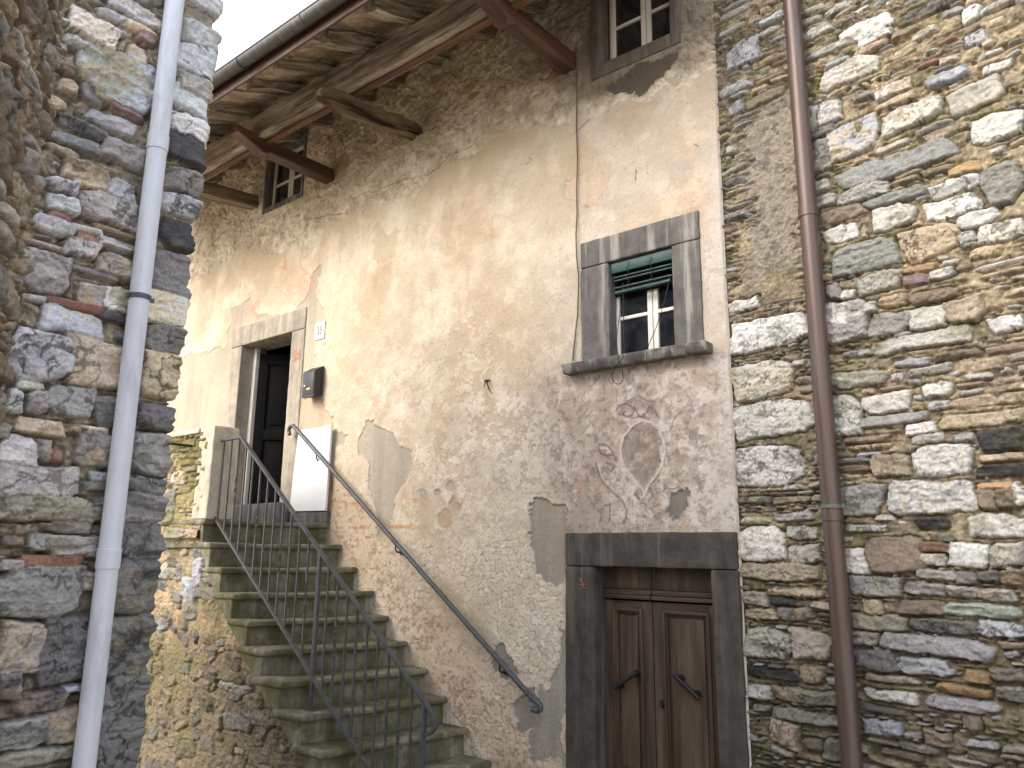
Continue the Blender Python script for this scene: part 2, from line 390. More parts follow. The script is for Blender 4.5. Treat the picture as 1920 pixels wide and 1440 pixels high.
# ================================================================== RUBBLE MASONRY (heights and stone colours over a wall plane, in metres)
PAL = {'W': (.66, .65, .62), 'w': (.45, .435, .40), 'g': (.29, .28, .265), 'd': (.165, .162, .16), 'k': (.055, .055, .06), 't': (.42, .35, .26),
       'o': (.40, .28, .16), 'b': (.23, .185, .14), 'r': (.24, .14, .11), 'c': (.34, .40, .34), 'p': (.19, .13, .13), 's': (.25, .255, .235), 'l': (.42, .43, .46)}
class Wall:
    def __init__(s, us, vs, seed, warp=1.0):
        s.u, s.v, s.seed = us, vs, seed
        s.U, s.V = np.meshgrid(us, vs); U, V = s.U.astype(np.float32), s.V.astype(np.float32)
        s.wx = ((fbm(U * 9, V * 9, 4, seed) - .5) * 0.05 + (fbm(U * 40, V * 40, 3, seed + 1) - .5) * 0.018) * warp
        s.wy = ((fbm(U * 7 + 50, V * 9, 4, seed + 2) - .5) * 0.04 + (fbm(U * 40 + 9, V * 40, 3, seed + 3) - .5) * 0.015) * warp
        s.facet = ridge(U * 7, V * 9, 5, seed + 4); s.facet2 = ridge(U * 22 + s.wx * 30, V * 34 + s.wy * 30, 5, seed + 44); s.strata = fbm(U * 4 + s.wx * 20, V * 45 + s.wy * 60, 4, seed + 5)
        s.chip = fbm(U * 26, V * 26, 5, seed + 6); s.big = fbm(U * 2.2, V * 2.2, 4, seed + 8)
        s.vein = ridge(U * 11 + s.wx * 40, V * 11 + s.wy * 40, 4, seed + 9)
        s.H = np.zeros(U.shape, np.float32); s.C = np.zeros(U.shape + (3,), np.float32)
        s.stone = np.zeros(U.shape, np.float32)
        s.occ_r = 0.008; s.ou, s.ov = us[0], vs[0]
        s.occ = np.zeros((int((vs[-1] - vs[0]) / s.occ_r) + 2, int((us[-1] - us[0]) / s.occ_r) + 2), bool)
        s.rng = random.Random(seed)
    def mortar(s, col, dark, amp=0.012):
        n = fbm(s.U * 30, s.V * 30, 5, s.seed + 20); n2 = fbm(s.U * 6, s.V * 6, 4, s.seed + 21); f1, f2, iv = worley(s.U * 32 + s.wx * 20, s.V * 36, s.seed + 22)
        peb = sstep(0.42, 0.2, f1) * (iv > 0.45)
        s.H = (.008 + (n - .5) * amp * 2.0 + (n2 - .5) * amp * 2 + peb * amp * 0.3 + (s.chip - .5) * amp * .8).astype(np.float32)
        c = np.zeros(s.C.shape, np.float32) + np.asarray(col, np.float32)
        c = mixc(c, dark, sstep(.42, .68, n2) * 0.8); c *= (0.72 + 0.56 * n)[..., None]
        c = mixc(c, c * 1.6, peb * 0.8 * (iv > 0.72)); c = mixc(c, c * 0.5, peb * (iv < 0.6) * 0.8); c = mixc(c, c * .55, sstep(.54, .66, s.chip) * .5)
        s.C = c
    def _w(s, cu, cv, r):
        i0, i1 = np.searchsorted(s.u, [cu - r, cu + r]); j0, j1 = np.searchsorted(s.v, [cv - r, cv + r]); return slice(j0, j1), slice(i0, i1)
    def occf(s, u0, u1, v0, v1, mark=False):
        a = max(0, int((u0 - s.ou) / s.occ_r)); b = max(a + 1, int((u1 - s.ou) / s.occ_r)); c = max(0, int((v0 - s.ov) / s.occ_r)); d = max(c + 1, int((v1 - s.ov) / s.occ_r))
        q = s.occ[c:d, a:b]
        if q.size == 0: return 1.0
        if mark: q[:] = True
        return float(q.mean())
    def lay(s, cu, cv, a, b, key, prot=0.03, tilt=0.0, mark=True, rnd=None):
        rg = s.rng; a = max(a, 0.008); b = max(b, 0.006)
        if mark: s.occf(cu - a, cu + a, cv - b, cv + b, True)
        R = math.hypot(a, b) * 1.25 + 0.03
        w = s._w(cu, cv, R)
        if s.U[w].size == 0: return
        k = min(1.0, b / 0.05)
        du = s.U[w] - cu + s.wx[w] * k; dv = s.V[w] - cv + s.wy[w] * k
        ct, st = math.cos(tilt), math.sin(tilt)
        x = (ct * du + st * dv) / a; y = (-st * du + ct * dv) / b
        d = np.full(x.shape, -9.0, np.float32)
        for an, off in ((0, 1), (90, 1), (180, 1), (270, 1)):
            t = math.radians(an + rg.uniform(-10, 10)); d = np.maximum(d, (x * math.cos(t) + y * math.sin(t)) / (off * rg.uniform(0.94, 1.04)))
        for _ in range(rg.choice((1, 2, 2, 3))):
            t = math.radians(rg.choice((45, 135, 225, 315)) + rg.uniform(-18, 18)); d = np.maximum(d, (x * math.cos(t) + y * math.sin(t)) / rg.uniform(1.02, 1.3))
        rr = np.hypot(x, y); rw = rg.uniform(0.0, 0.22) if rnd is None else rnd
        d = d * (1 - rw) + rr * 0.92 * rw
        e = (1 - d) * min(a, b)
        pr = 1 - np.exp(-np.maximum(e, 0) / (0.0025 + 0.024 * min(a, b)))
        tx, ty = rg.uniform(-.012, .012), rg.uniform(-.012, .012)
        rough = rg.uniform(.6, 1.3); layered = b < 0.028 or rg.random() < (0.45 if b < .05 else 0.12)
        face = (s.facet2[w] - .6) * 0.016 * rough + (s.facet[w] - .6) * 0.040 * rough + (s.strata[w] - .5) * (0.022 if layered else 0.006) + (s.chip[w] - .5) * 0.012
        h = prot * pr * rg.uniform(.75, 1.2) + (tx * x + ty * y + face * min(1, b / 0.03)) * pr
        m = (e > 0) & (h > s.H[w] - 0.012)
        base = np.array(PAL[key], np.float32) * rg.uniform(.82, 1.16)
        base = base * np.array([rg.uniform(.96, 1.05), 1, rg.uniform(.93, 1.05)], np.float32)
        lum = 0.42 + 1.16 * (0.45 * s.chip[w] + 0.25 * s.strata[w] + 0.2 * s.big[w] + .1 * s.facet2[w])
        c = base * lum[..., None]
        if key in 'Wwlgtd':
            v = sstep(.90, .97, s.vein[w]) * rg.uniform(.2, .95); c = mixc(c, base * 0.25, v); h = h - v * .006
            st_ = sstep(.5, .68, np.roll(s.big[w], rg.randrange(9), 0) * .6 + s.chip[w] * .4) * rg.uniform(.1, 1.0)
            c = mixc(c, np.array(rg.choice(((.34, .25, .15), (.16, .155, .15), (.24, .22, .16), (.45, .36, .24)))) * lum[..., None] , st_)
        if layered and key in 'dgkbt':
            c = mixc(c, base * 1.7, sstep(.58, .68, s.strata[w]) * .55); c = mixc(c, base * 0.45, sstep(.42, .32, s.strata[w]) * .6)
        H, C, T = s.H[w], s.C[w], s.stone[w]
        ring = sstep(-.016, -.003, e) * (e <= 0) * (T < .5); H -= ring * min(.024, 1.1 * prot) * (0.5 + s.chip[w])
        H[m] = h[m]; C[m] = c[m]; T[m] = 1.0
    def px(s, plane, boxes, ox, oy, sc=2.742857, prot=0.03, grow=1.10):
        for x0, y0, x1, y1, key in boxes:
            x0, x1 = ox + x0 / sc, ox + x1 / sc; y0, y1 = oy + y0 / sc, oy + y1 / sc
            mx, my = (x0 + x1) / 2, (y0 + y1) / 2
            l, r, t, b, m = plane(x0, my), plane(x1, my), plane(mx, y0), plane(mx, y1), plane(mx, my)
            q = plane(mx + 2, my); slope = 0.0
            # slope of a level line here, in pixels
            a2 = plane(mx, my + 2); du_dx = (q[0] - m[0]) / 2; dv_dx = (q[1] - m[1]) / 2; dv_dy = (a2[1] - m[1]) / 2
            slope = abs(dv_dx / dv_dy) if dv_dy else 0
            hh = (y1 - y0) - slope * (x1 - x0) * 0.62; hh = max(hh, 0.5 * (y1 - y0))
            s.lay(m[0], m[1], (r[0] - l[0]) / 2 * grow, hh * abs(dv_dy) / 2 * grow, key, prot)
    def fill(s, keys, rows=(.035, .15), prot=0.024, skip=0.1, small=400, asp=(1.4, 4.2), smallkeys=None, smallsize=(.012, .05)):
        rg = s.rng; v = s.v[0]
        while v < s.v[-1]:
            rh = rows[0] + (rows[1] - rows[0]) * rg.random() ** 1.6; u = s.u[0] - rg.random() * 0.2
            while u < s.u[-1]:
                L = min(rh * rg.uniform(*asp), 0.42); g = 0.007 + 0.008 * rg.random()
                if rg.random() > skip:
                    parts = 1 if rh < 0.07 or rg.random() < .7 else 2
                    for k in range(parts):
                        hb = rh / parts; cv = v + hb * (k + .5) + rg.uniform(-.012, .012)
                        for trial in range(4):
                            sh = L * rg.uniform(.0, .25) * (trial > 0); Lc = L * (1, .7, .5, .35)[trial]; cu = u + Lc / 2 + sh; b = hb * (1, .9, .75, .6)[trial]
                            if s.occf(cu - Lc / 2, cu + Lc / 2, cv - b / 2, cv + b / 2) < 0.10:
                                s.lay(cu, cv, Lc / 2 - g, b / 2 - g * .7, rg.choice(keys), prot * rg.uniform(.6, 1.2), rg.uniform(-.05, .05)); break
                u += L
            v += rh
        for _ in range(small):
            cu = rg.uniform(s.u[0], s.u[-1]); cv = rg.uniform(s.v[0], s.v[-1]); a = rg.uniform(*smallsize) ; b = a * rg.uniform(.25, .7)
            if s.occf(cu - a, cu + a, cv - b, cv + b) < 0.05:
                s.lay(cu, cv, a, b, rg.choice(smallkeys or keys), prot * rg.uniform(.3, .7), rg.uniform(-.2, .2))
    def moss(s, amt, col=(.15, .145, .045)):       # moss keeps to the joints and ledges, more of it low on the wall
        n = fbm(s.U * 3, s.V * 3, 4, s.seed + 31) * .6 + s.chip * .4
        t = sstep(.50, .62, n + (amt - .5) * .5) * (1 - 0.75 * s.stone) * 0.8
        s.C = mixc(s.C, np.asarray(col, np.float32) * (0.6 + .8 * s.chip)[..., None], t)
    def build(s, name, mapf, mat, keep=None, parent=None):
        return grid_mesh(name, mapf(s.U, s.V, s.H), s.C, mat, keep, parent)
def planar(p0, d, z0=0.0):
    p0 = np.array(p0, float); d = np.array(d, float); nrm = np.array([d[1], -d[0], 0.0])   # d to the right as one faces the wall -> outward normal
    def to_uv(px, py):
        P = hit(px, py, p0, nrm); return ((P - p0) @ d, P[2])
    def mapf(U, V, H):
        P = np.zeros(U.shape + (3,)); P[...] = p0
        P += U[..., None] * d + H[..., None] * nrm; P[..., 2] = V; return P
    return to_uv, mapf, nrm
def wrap_map(p0, d, L, nrm, d2, n2, r=0.03):
    """wall that turns a corner at u = L (or, for L None, never); past it the sheet runs on along d2 facing n2"""
    def mapf(U, V, H):
        P = np.zeros(U.shape + (3,)); t = sstep(L - r, L + r, U)
        uu = np.minimum(U, L); w = np.maximum(U - L, 0)
        P[...] = p0; P += uu[..., None] * d + w[..., None] * d2
        n = nrm * (1 - t)[..., None] + n2 * t[..., None]; n /= np.linalg.norm(n, axis=-1, keepdims=True)
        P += H[..., None] * n; P[..., 2] = V; return P
    return mapf

# ------------------------------------------------------------------ right-hand house
AR = math.radians(8.1)
def build_right():
    d = np.array([math.cos(AR), -math.sin(AR), 0.0]); p0 = (-2.115, 0.03, 0)
    to_uv, mapf, nrm = planar(p0, d)
    us = np.concatenate([np.arange(-0.06, 2.25, 0.0052), np.arange(2.26, 4.2, 0.02)]); vs = np.arange(0.15, 6.9, 0.0062)
    w = Wall(us, vs, 11)
    w.mortar((.37, .305, .205), (.20, .17, .125), 0.013)
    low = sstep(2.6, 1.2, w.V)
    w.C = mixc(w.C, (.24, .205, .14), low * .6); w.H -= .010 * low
    A = [(890,0,1040,90,'w'),(780,30,890,80,'w'),(780,78,875,140,'w'),(780,115,940,215,'w'),(965,80,1250,220,'W'),(1250,0,1550,125,'d'),(1600,25,1690,130,'W'),(1680,0,1890,70,'w'),(1340,135,1480,215,'w'),(1060,140,1240,250,'W'),(790,225,1050,290,'w'),(875,280,1170,470,'W'),(1615,150,1730,250,'l'),(1690,250,1810,305,'w'),(1480,190,1580,230,'r'),(1365,300,1500,355,'r'),(1455,330,1560,375,'d'),(1700,300,1870,390,'w'),(1420,345,1630,460,'l'),(1150,410,1350,520,'W'),(1520,400,1810,600,'w'),(1180,500,1490,700,'W'),(1655,560,1920,750,'W'),(860,500,985,650,'W'),(805,540,860,680,'w'),(815,640,945,730,'d'),(900,600,1160,840,'l'),(820,715,935,895,'w'),(1160,720,1325,790,'w'),(1405,640,1650,720,'t'),(940,740,1540,970,'s'),(965,930,1215,1055,'w'),(840,920,920,1000,'w'),(840,990,955,1080,'w'),(1105,965,1410,1070,'s'),(850,1050,1105,1170,'b'),(1440,900,1690,1010,'W'),(1520,830,1690,920,'o'),(1700,820,1920,1065,'s'),(1410,985,1680,1140,'W'),(1130,1035,1365,1195,'W'),(1580,1070,1785,1175,'W'),(1675,1120,1920,1260,'W'),(885,1155,1060,1260,'W'),(1085,1170,1115,1230,'t'),(930,1215,1270,1420,'s'),(1300,1140,1590,1350,'t'),(1590,1180,1670,1290,'w'),(1295,1350,1465,1410,'o'),(1440,1370,1560,1440,'w'),(1640,1260,1810,1340,'t'),
         (350,40,520,100,'w'),(390,190,560,370,'l'),(530,290,690,340,'t'),(355,420,520,500,'l'),(485,455,690,560,'b'),(400,520,480,600,'l'),(355,850,500,900,'w'),(390,905,490,960,'g'),(390,960,510,1000,'t'),(395,1040,520,1080,'g'),(360,120,480,190,'w'),(560,60,690,150,'l'),(540,380,690,430,'b')]
    B = [(400,215,550,295,'W'),(405,290,795,500,'W'),(885,225,1110,460,'W'),(425,530,720,740,'W'),(430,730,830,945,'W'),(932,705,1080,935,'W'),(915,585,1210,685,'w'),(1050,65,1300,205,'w'),(1300,80,1440,160,'p'),(1445,60,1560,125,'w'),(1325,165,1565,255,'b'),(1180,195,1320,270,'t'),(975,170,1045,225,'W'),(915,140,975,235,'g'),(1100,235,1165,300,'w'),(1115,280,1330,420,'g'),(1335,250,1520,385,'w'),(1515,205,1700,355,'t'),(1130,370,1640,505,'w'),(1745,305,1920,405,'W'),(1080,695,1320,810,'W'),(1400,640,1550,730,'W'),(1425,740,1535,795,'l'),(1480,790,1920,890,'t'),(1070,800,1420,880,'s'),(1305,850,1470,925,'W'),(1685,885,1920,1005,'k'),(1350,965,1650,1140,'W'),(1140,1015,1325,1140,'t'),(1240,1150,1660,1335,'W'),(1680,1165,1865,1205,'o'),(1675,1208,1795,1310,'b'),(1795,1205,1880,1305,'b'),(1872,1165,1920,1290,'W'),(435,975,780,1185,'W'),(1625,1325,1920,1440,'W'),(960,1180,1190,1330,'g'),(1360,1345,1530,1410,'k'),(985,920,1220,965,'b'),(1010,960,1235,1000,'t'),(945,1035,1130,1070,'g'),(945,1075,1130,1115,'b'),(1700,1010,1920,1060,'t'),(1685,1065,1920,1150,'k')]
    Cc = [(455,195,680,370,'W'),(705,195,860,262,'w'),(720,290,880,380,'w'),(990,305,1130,440,'W'),(1120,255,1400,430,'b'),(1385,280,1545,330,'r'),(1395,335,1530,400,'w'),(1545,280,1735,405,'W'),(1745,280,1920,400,'w'),(1020,445,1280,560,'g'),(1370,420,1560,470,'g'),(1310,485,1510,555,'g'),(1525,500,1685,560,'w'),(1690,510,1860,580,'w'),(1570,430,1670,490,'d'),(1675,420,1790,475,'d'),(1800,420,1920,500,'b'),(480,530,600,600,'w'),(605,510,880,560,'t'),(620,565,740,605,'k'),(660,615,830,685,'g'),(480,615,640,675,'t'),(1100,570,1195,650,'t'),(1280,580,1510,660,'b'),(1505,585,1880,665,'c'),(1025,650,1310,740,'g'),(1330,668,1665,752,'d'),(1680,680,1920,770,'l'),(485,720,720,880,'w'),(730,735,930,895,'w'),(1030,738,1170,815,'g'),(1180,750,1725,875,'l'),(1055,830,1265,945,'d'),(1280,875,1540,975,'l'),(1615,930,1740,1005,'o'),(1750,925,1920,1000,'d'),(500,920,740,990,'k'),(765,910,890,1000,'t'),(505,1010,620,1090,'W'),(630,1020,960,1120,'g'),(1115,955,1370,1010,'w'),(1110,1030,1360,1110,'W'),(1475,1008,1740,1075,'o'),(1780,1020,1920,1100,'g'),(630,1130,970,1230,'g'),(1410,1070,1780,1160,'l'),(1080,1120,1310,1170,'d'),(1090,1185,1290,1285,'l'),(1410,1240,1545,1340,'b'),(1615,1170,1695,1250,'b'),(620,1195,760,1330,'t'),(790,1290,880,1350,'g'),(895,1300,990,1395,'g'),(460,380,870,480,'t'),(1110,1290,1300,1330,'g'),(1280,1310,1480,1370,'g'),(1190,1340,1400,1400,'b'),(1640,1350,1780,1410,'b')]
    w.px(to_uv, A, 1220, 0, prot=0.019, grow=1.03); w.px(to_uv, B, 1220, 480, prot=0.020, grow=1.04); w.px(to_uv, Cc, 1220, 915, prot=0.020, grow=1.06)
    # weathered render left of the pipe: keep it free of fill
    for (x0, y0, x1, y1) in ((1400, 235, 1500, 300), (1410, 300, 1500, 420), (1385, 440, 1490, 560)):
        a = to_uv(x0, y0); b = to_uv(x1, y1); w.occf(min(a[0], b[0]), max(a[0], b[0]), min(a[1], b[1]), max(a[1], b[1]), True)
    # upper half: a lot of bare mortar between stones; lower half: tight courses
    occ = w.occ.copy(); cut = int((2.55 - w.ov) / w.occ_r)
    w.occ[cut:] = True; w.fill('ggdbltgwgdb', (.02, .075), 0.018, 0.04, 1600, (2.0, 5.0)); lowocc = w.occ[:cut].copy()
    w.occ[:] = True; w.occ[cut:] = occ[cut:]
    w.fill('wwtbggltb', (.022, .085), 0.017, 0.16, 1800, (1.5, 4.2), 'rbbtwwggd')
    w.occ[:cut] = lowocc
    w.moss(.36); w.C = mixc(w.C, (.13, .125, .05), sstep(.55, .68, fbm(w.U * 5, w.V * 5, 5, 77) + low * .08 - .04) * .55 * (0.35 + 0.65 * (1 - w.stone)))
    w.C *= (0.92 - .24 * sstep(2.5, 1.4, w.V + (w.big - .5)))[..., None]  # lower half darker: mossier grey stone, plus its weaker sky light painted in
    # grey render near the corner
    rn = w.big - .5 + (w.chip - .5) * .8
    ren = sstep(.0, .07, 0.23 - np.abs(w.U - 0.37) + .22 * rn) * sstep(3.9, 4.1, w.V + .3 * rn) * sstep(5.5, 5.25, w.V + .5 * rn) * (1 - .55 * w.stone)
    spot = fbm(w.U * 16, w.V * 16, 5, 93, .65)
    w.C = mixc(w.C, np.array((.30, .265, .215)) * (.25 + 1.5 * spot)[..., None], ren * .9); w.C = mixc(w.C, np.array((.10, .095, .085)), ren * sstep(.56, .66, spot) * .7); w.H += ren * ((spot - .5) * .022 - .002)
    t = thing("stone_house", "pale rubble house of white, grey and ochre stones, behind the brown downpipe", "house")
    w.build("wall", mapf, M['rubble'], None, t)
    m = MB(); a = mapf(np.array([4.15]), np.array([0.0]), np.array([-0.03]))[0]
    b0 = mapf(np.array([-0.06]), np.array([0.0]), np.array([-0.03]))[0]
    vs_ = [b0, a, a + np.array([0.6, 5.0, 0]), b0 + np.array([0.0, 5.0, 0])]
    v = [(*q[:2], 0.0) for q in vs_] + [(*q[:2], 7.4) for q in vs_]
    m.add(v, [[1, 2, 6, 5], [2, 3, 7, 6], [4, 5, 6, 7], [3, 0, 4, 7]]); m.build("back_walls", M['inside'], t, False)
    return t, to_uv, nrm, d
right_house, right_uv, right_n, right_d = build_right()

# ------------------------------------------------------------------ left-hand house and its near buttress
LX = -3.3; LY = -3.365
def build_left():
    d = np.array([0.0, 1.0, 0.0]); p0 = (LX, LY, 0)      # facing +x, right-hand side is +y
    to_uv, mp, nrm = planar(p0, d)
    us = np.concatenate([np.arange(-1.5, -0.72, 0.012), np.arange(-0.72, 0.10, 0.0032), np.arange(0.11, 0.8, 0.02)]); vs = np.concatenate([np.arange(0.2, 0.9, 0.02), np.arange(0.9, 5.2, 0.0045), np.arange(5.22, 6.3, 0.03)])
    w = Wall(us, vs, 23, 0.75)
    w.mortar((.25, .22, .165), (.15, .135, .11), 0.011); w.H -= .007
    L1 = [(425,235,800,600,'l'),(505,55,665,130,'l'),(360,60,600,260,'w'),(570,5,830,135,'l'),(665,240,745,340,'l'),(330,185,445,280,'g'),(320,335,380,395,'b'),(305,400,390,500,'d'),(455,570,690,705,'l'),(310,610,560,725,'d'),(260,680,520,800,'d'),(540,725,760,890,'g'),(250,745,400,815,'d'),(330,830,560,990,'t'),(250,905,405,1000,'l'),(565,935,690,1045,'l'),(260,1000,400,1110,'l'),(440,990,740,1190,'g'),(180,1110,375,1220,'l'),(370,1155,525,1210,'W'),(255,1090,360,1145,'r'),(390,1200,520,1285,'r'),(345,1230,500,1340,'l'),(500,1220,710,1310,'l'),(510,1310,690,1440,'g'),(360,1370,600,1440,'d'),(120,1290,350,1520,'g'),(640,120,800,200,'l'),(700,160,790,240,'p'),(420,440,530,540,'g'),(560,540,730,610,'p')]
    Q1 = [(930,-60,1125,80,'l'),(930,120,1112,285,'l'),(905,225,1095,420,'l'),(900,385,1090,520,'g'),(885,455,1072,610,'l'),(870,585,1065,745,'W'),(855,675,1050,870,'k'),(845,850,1030,1015,'d'),(830,990,1017,1130,'l'),(815,1125,1000,1300,'k'),(780,1290,985,1560,'d')]
    L2 = [(520,155,690,300,'W'),(355,430,655,690,'t'),(70,390,345,645,'l'),(230,265,510,420,'l'),(515,285,650,350,'k'),(405,140,520,265,'g'),(240,215,515,290,'r'),(95,640,220,695,'w'),(245,680,480,835,'g'),(40,690,105,810,'l'),(495,735,615,880,'d'),(90,835,310,920,'t'),(315,865,550,925,'t'),(5,920,165,1070,'W'),(165,940,250,1045,'g'),(390,915,600,1085,'g'),(0,1075,375,1250,'g'),(0,1225,460,1355,'g'),(465,1240,550,1350,'g'),(460,1110,570,1160,'l'),(130,700,230,820,'g'),(250,990,310,1060,'r'),(120,195,230,240,'w')]
    Q2 = [(700,175,955,360,'W'),(750,345,937,505,'d'),(720,490,922,735,'t'),(700,755,890,905,'d'),(680,910,857,1130,'g'),(655,1135,845,1225,'d'),(645,1222,840,1370,'d')]
    L3 = [(0,30,460,160,'g'),(150,235,260,315,'g'),(265,245,530,345,'g'),(275,165,460,230,'d'),(0,400,400,640,'g'),(0,370,120,420,'l'),(0,690,235,945,'g'),(225,665,470,995,'d'),(0,1185,225,1345,'g'),(240,1130,400,1300,'g'),(80,1040,330,1150,'d'),(0,1325,370,1440,'g'),(410,430,480,520,'g'),(130,340,420,400,'r'),(0,960,100,1080,'d'),(330,1010,420,1050,'l')]
    Q3 = [(630,25,840,178,'d'),(625,185,815,360,'d'),(570,360,780,650,'d'),(525,660,750,965,'d'),(490,970,700,1265,'d'),(470,1262,645,1470,'d')]
    for L_, oy in ((L1, 0), (L2, 480), (L3, 915)): w.px(to_uv, L_, 0, oy, prot=0.020, grow=1.16)
    for L_, oy in ((Q1, 0), (Q2, 480), (Q3, 915)):              # quoins run past the corner
        for x0, y0, x1, y1, key in L_:
            my = oy + (y0 + y1) / 2 / 2.742857
            l = to_uv(x0 / 2.742857, my)[0]; r = to_uv(x1 / 2.742857, my)[0]
            m = to_uv((x0 + x1) / 2 / 2.742857, my)[1]
            slope = 0.36 * (1045 - my) / 1045
            hh = max((y1 - y0) - .7 * slope * (x1 - x0), .6 * (y1 - y0)) * 1.04; vv = abs(to_uv((x0 + x1) / 5.4857, my + 2)[1] - m) / 2
            w.lay((l + 0.10) / 2 + (r + .0) * 0, m, (0.10 - l) / 2 + .01, hh / 2.742857 * vv / 2, key, 0.024)
            w.occf(l, 0.2, m - .1, m + .1, True)
    w.fill('gggddllbg', (.03, .10), 0.018, 0.03, 700, (1.6, 4.0), 'rbgdlw', (.008, .035))
    w.moss(.30)
    w.H += 0.012 * sstep(-0.15, 0.0, w.U)
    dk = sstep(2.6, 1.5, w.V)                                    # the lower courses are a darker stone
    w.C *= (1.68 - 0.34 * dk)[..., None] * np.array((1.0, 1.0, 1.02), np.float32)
    mapf = wrap_map(np.array(p0, float), d, 0.0, nrm, np.array([-1.0, 0, 0]), np.array([0, 1.0, 0]), 0.02)
    t = thing("stone_house", "dark grey house corner of large stone blocks, behind the pale grey downpipe", "house")
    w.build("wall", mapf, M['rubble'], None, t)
    m = MB(); z1 = 6.2
    pts = [(LX - .03, -4.85), (LX - .03, LY - .03), (LX - 0.75, LY - .03), (-7.0, LY - .03), (-7.0, -9.0), (LX - .03, -9.0)]
    v = [(x, y, 0.0) for x, y in pts] + [(x, y, z1) for x, y in pts]; n = len(pts)
    m.add(v, [[i, (i + 1) % n, (i + 1) % n + n, i + n] for i in range(n) if i != 0] + [[i + n for i in range(n)]]); m.build("back_walls", M['inside'], t, False)
    return t, to_uv, nrm
left_house, left_uv, left_n = build_left()

def build_buttress():
    th = math.radians(17.2); r = 2.62; E = np.array([-r * math.cos(th), EYE[1] + r * math.sin(th), 0.0])
    dl = math.radians(8.0); back = np.array([math.cos(th), -math.sin(th), 0]); lf = np.array([-math.sin(th), -math.cos(th), 0])
    d0 = back * math.cos(dl) + lf * math.sin(dl)                 # from the corner towards the viewer
    d = -d0                                                      # facing the wall, right-hand side runs away to the corner
    p0 = E + d0 * 1.75; L = 1.75; nrm = np.array([d[1], -d[0], 0])
    us = np.concatenate([np.arange(0, L - .02, 0.007), np.arange(L - .02, L + .03, .004), np.arange(L + .03, L + 0.9, 0.03)]); vs = np.arange(0.5, 4.4, 0.006)
    w = Wall(us, vs, 37, 0.8)
    w.mortar((.30, .24, .165), (.19, .15, .10), 0.02)
    w.fill('tbbgwgwt', (.03, .14), 0.014, 0.03, 500, (1.6, 3.6))
    w.H += (fbm(w.U * 5, w.V * 2, 4, 91) - .5) * 0.02 - .03
    mapf = wrap_map(p0, d, L, nrm, np.array([nrm[0] * -1, nrm[1] * -1, 0]), d, 0.03)
    t = thing("stone_buttress", "rough brown stone buttress seen edge-on, in front of the dark grey house", "buttress")
    w.build("wall", mapf, M['rubble'], None, t)
    e2 = E - nrm * 0.88; f2 = p0 - nrm * 0.88
    m = MB(); pts = [E - nrm * .05 - d * .05, p0 - nrm * .05, f2, e2]
    v = [(q[0], q[1], 0.3) for q in pts] + [(q[0], q[1], 4.38) for q in pts]
    m.add(v, [[1, 2, 6, 5], [2, 3, 7, 6], [4, 5, 6, 7]]); m.build("back_walls", M['inside'], t, False)
build_buttress()

# ================================================================== THE OLD HOUSE: facade wall
XL, XR, ZT = -10.4, -2.115, 7.24
house = thing("old_house", "old plastered house with peeling cream facade, two doors, three windows and deep timber eaves", "house")
# openings and their stone surrounds on the facade: (x0, x1, z0, z1)
WIN = (-3.09, -2.53, 1.475 + 2.15, 2.28 + 2.15);       WIN_S = (-3.355, -2.30, 1.45 + 2.15, 2.505 + 2.15)
_a = fac(1125, 121); _b = fac(1256.5, 64)
UWR = (_a[0], _b[0], (_a[2] + _b[2]) / 2, (_a[2] + _b[2]) / 2 + 1.10);  UWR_S = (_a[0] - .085, _b[0] + .095, UWR[2] - .12, UWR[3] + .12)
_a = fac(497, 387); _b = fac(563, 366)
UWL = (_a[0], _b[0], 4.19 + 2.15, 4.19 + 2.15 + .74);  UWL_S = (_a[0] - .05, _b[0] + .05, UWL[2] - .07, UWL[3] + .08)
UD = (-8.365, -7.34, 0.48 + 2.15, 2.44 + 2.15);        UD_S = (-8.61, -7.095, 0.26 + 2.15, 2.69 + 2.15)
LD = (-3.255, -2.318, 0.0, -0.10 + 2.15);              LD_S = (-3.515, -2.125, 0.0, 0.148 + 2.15)

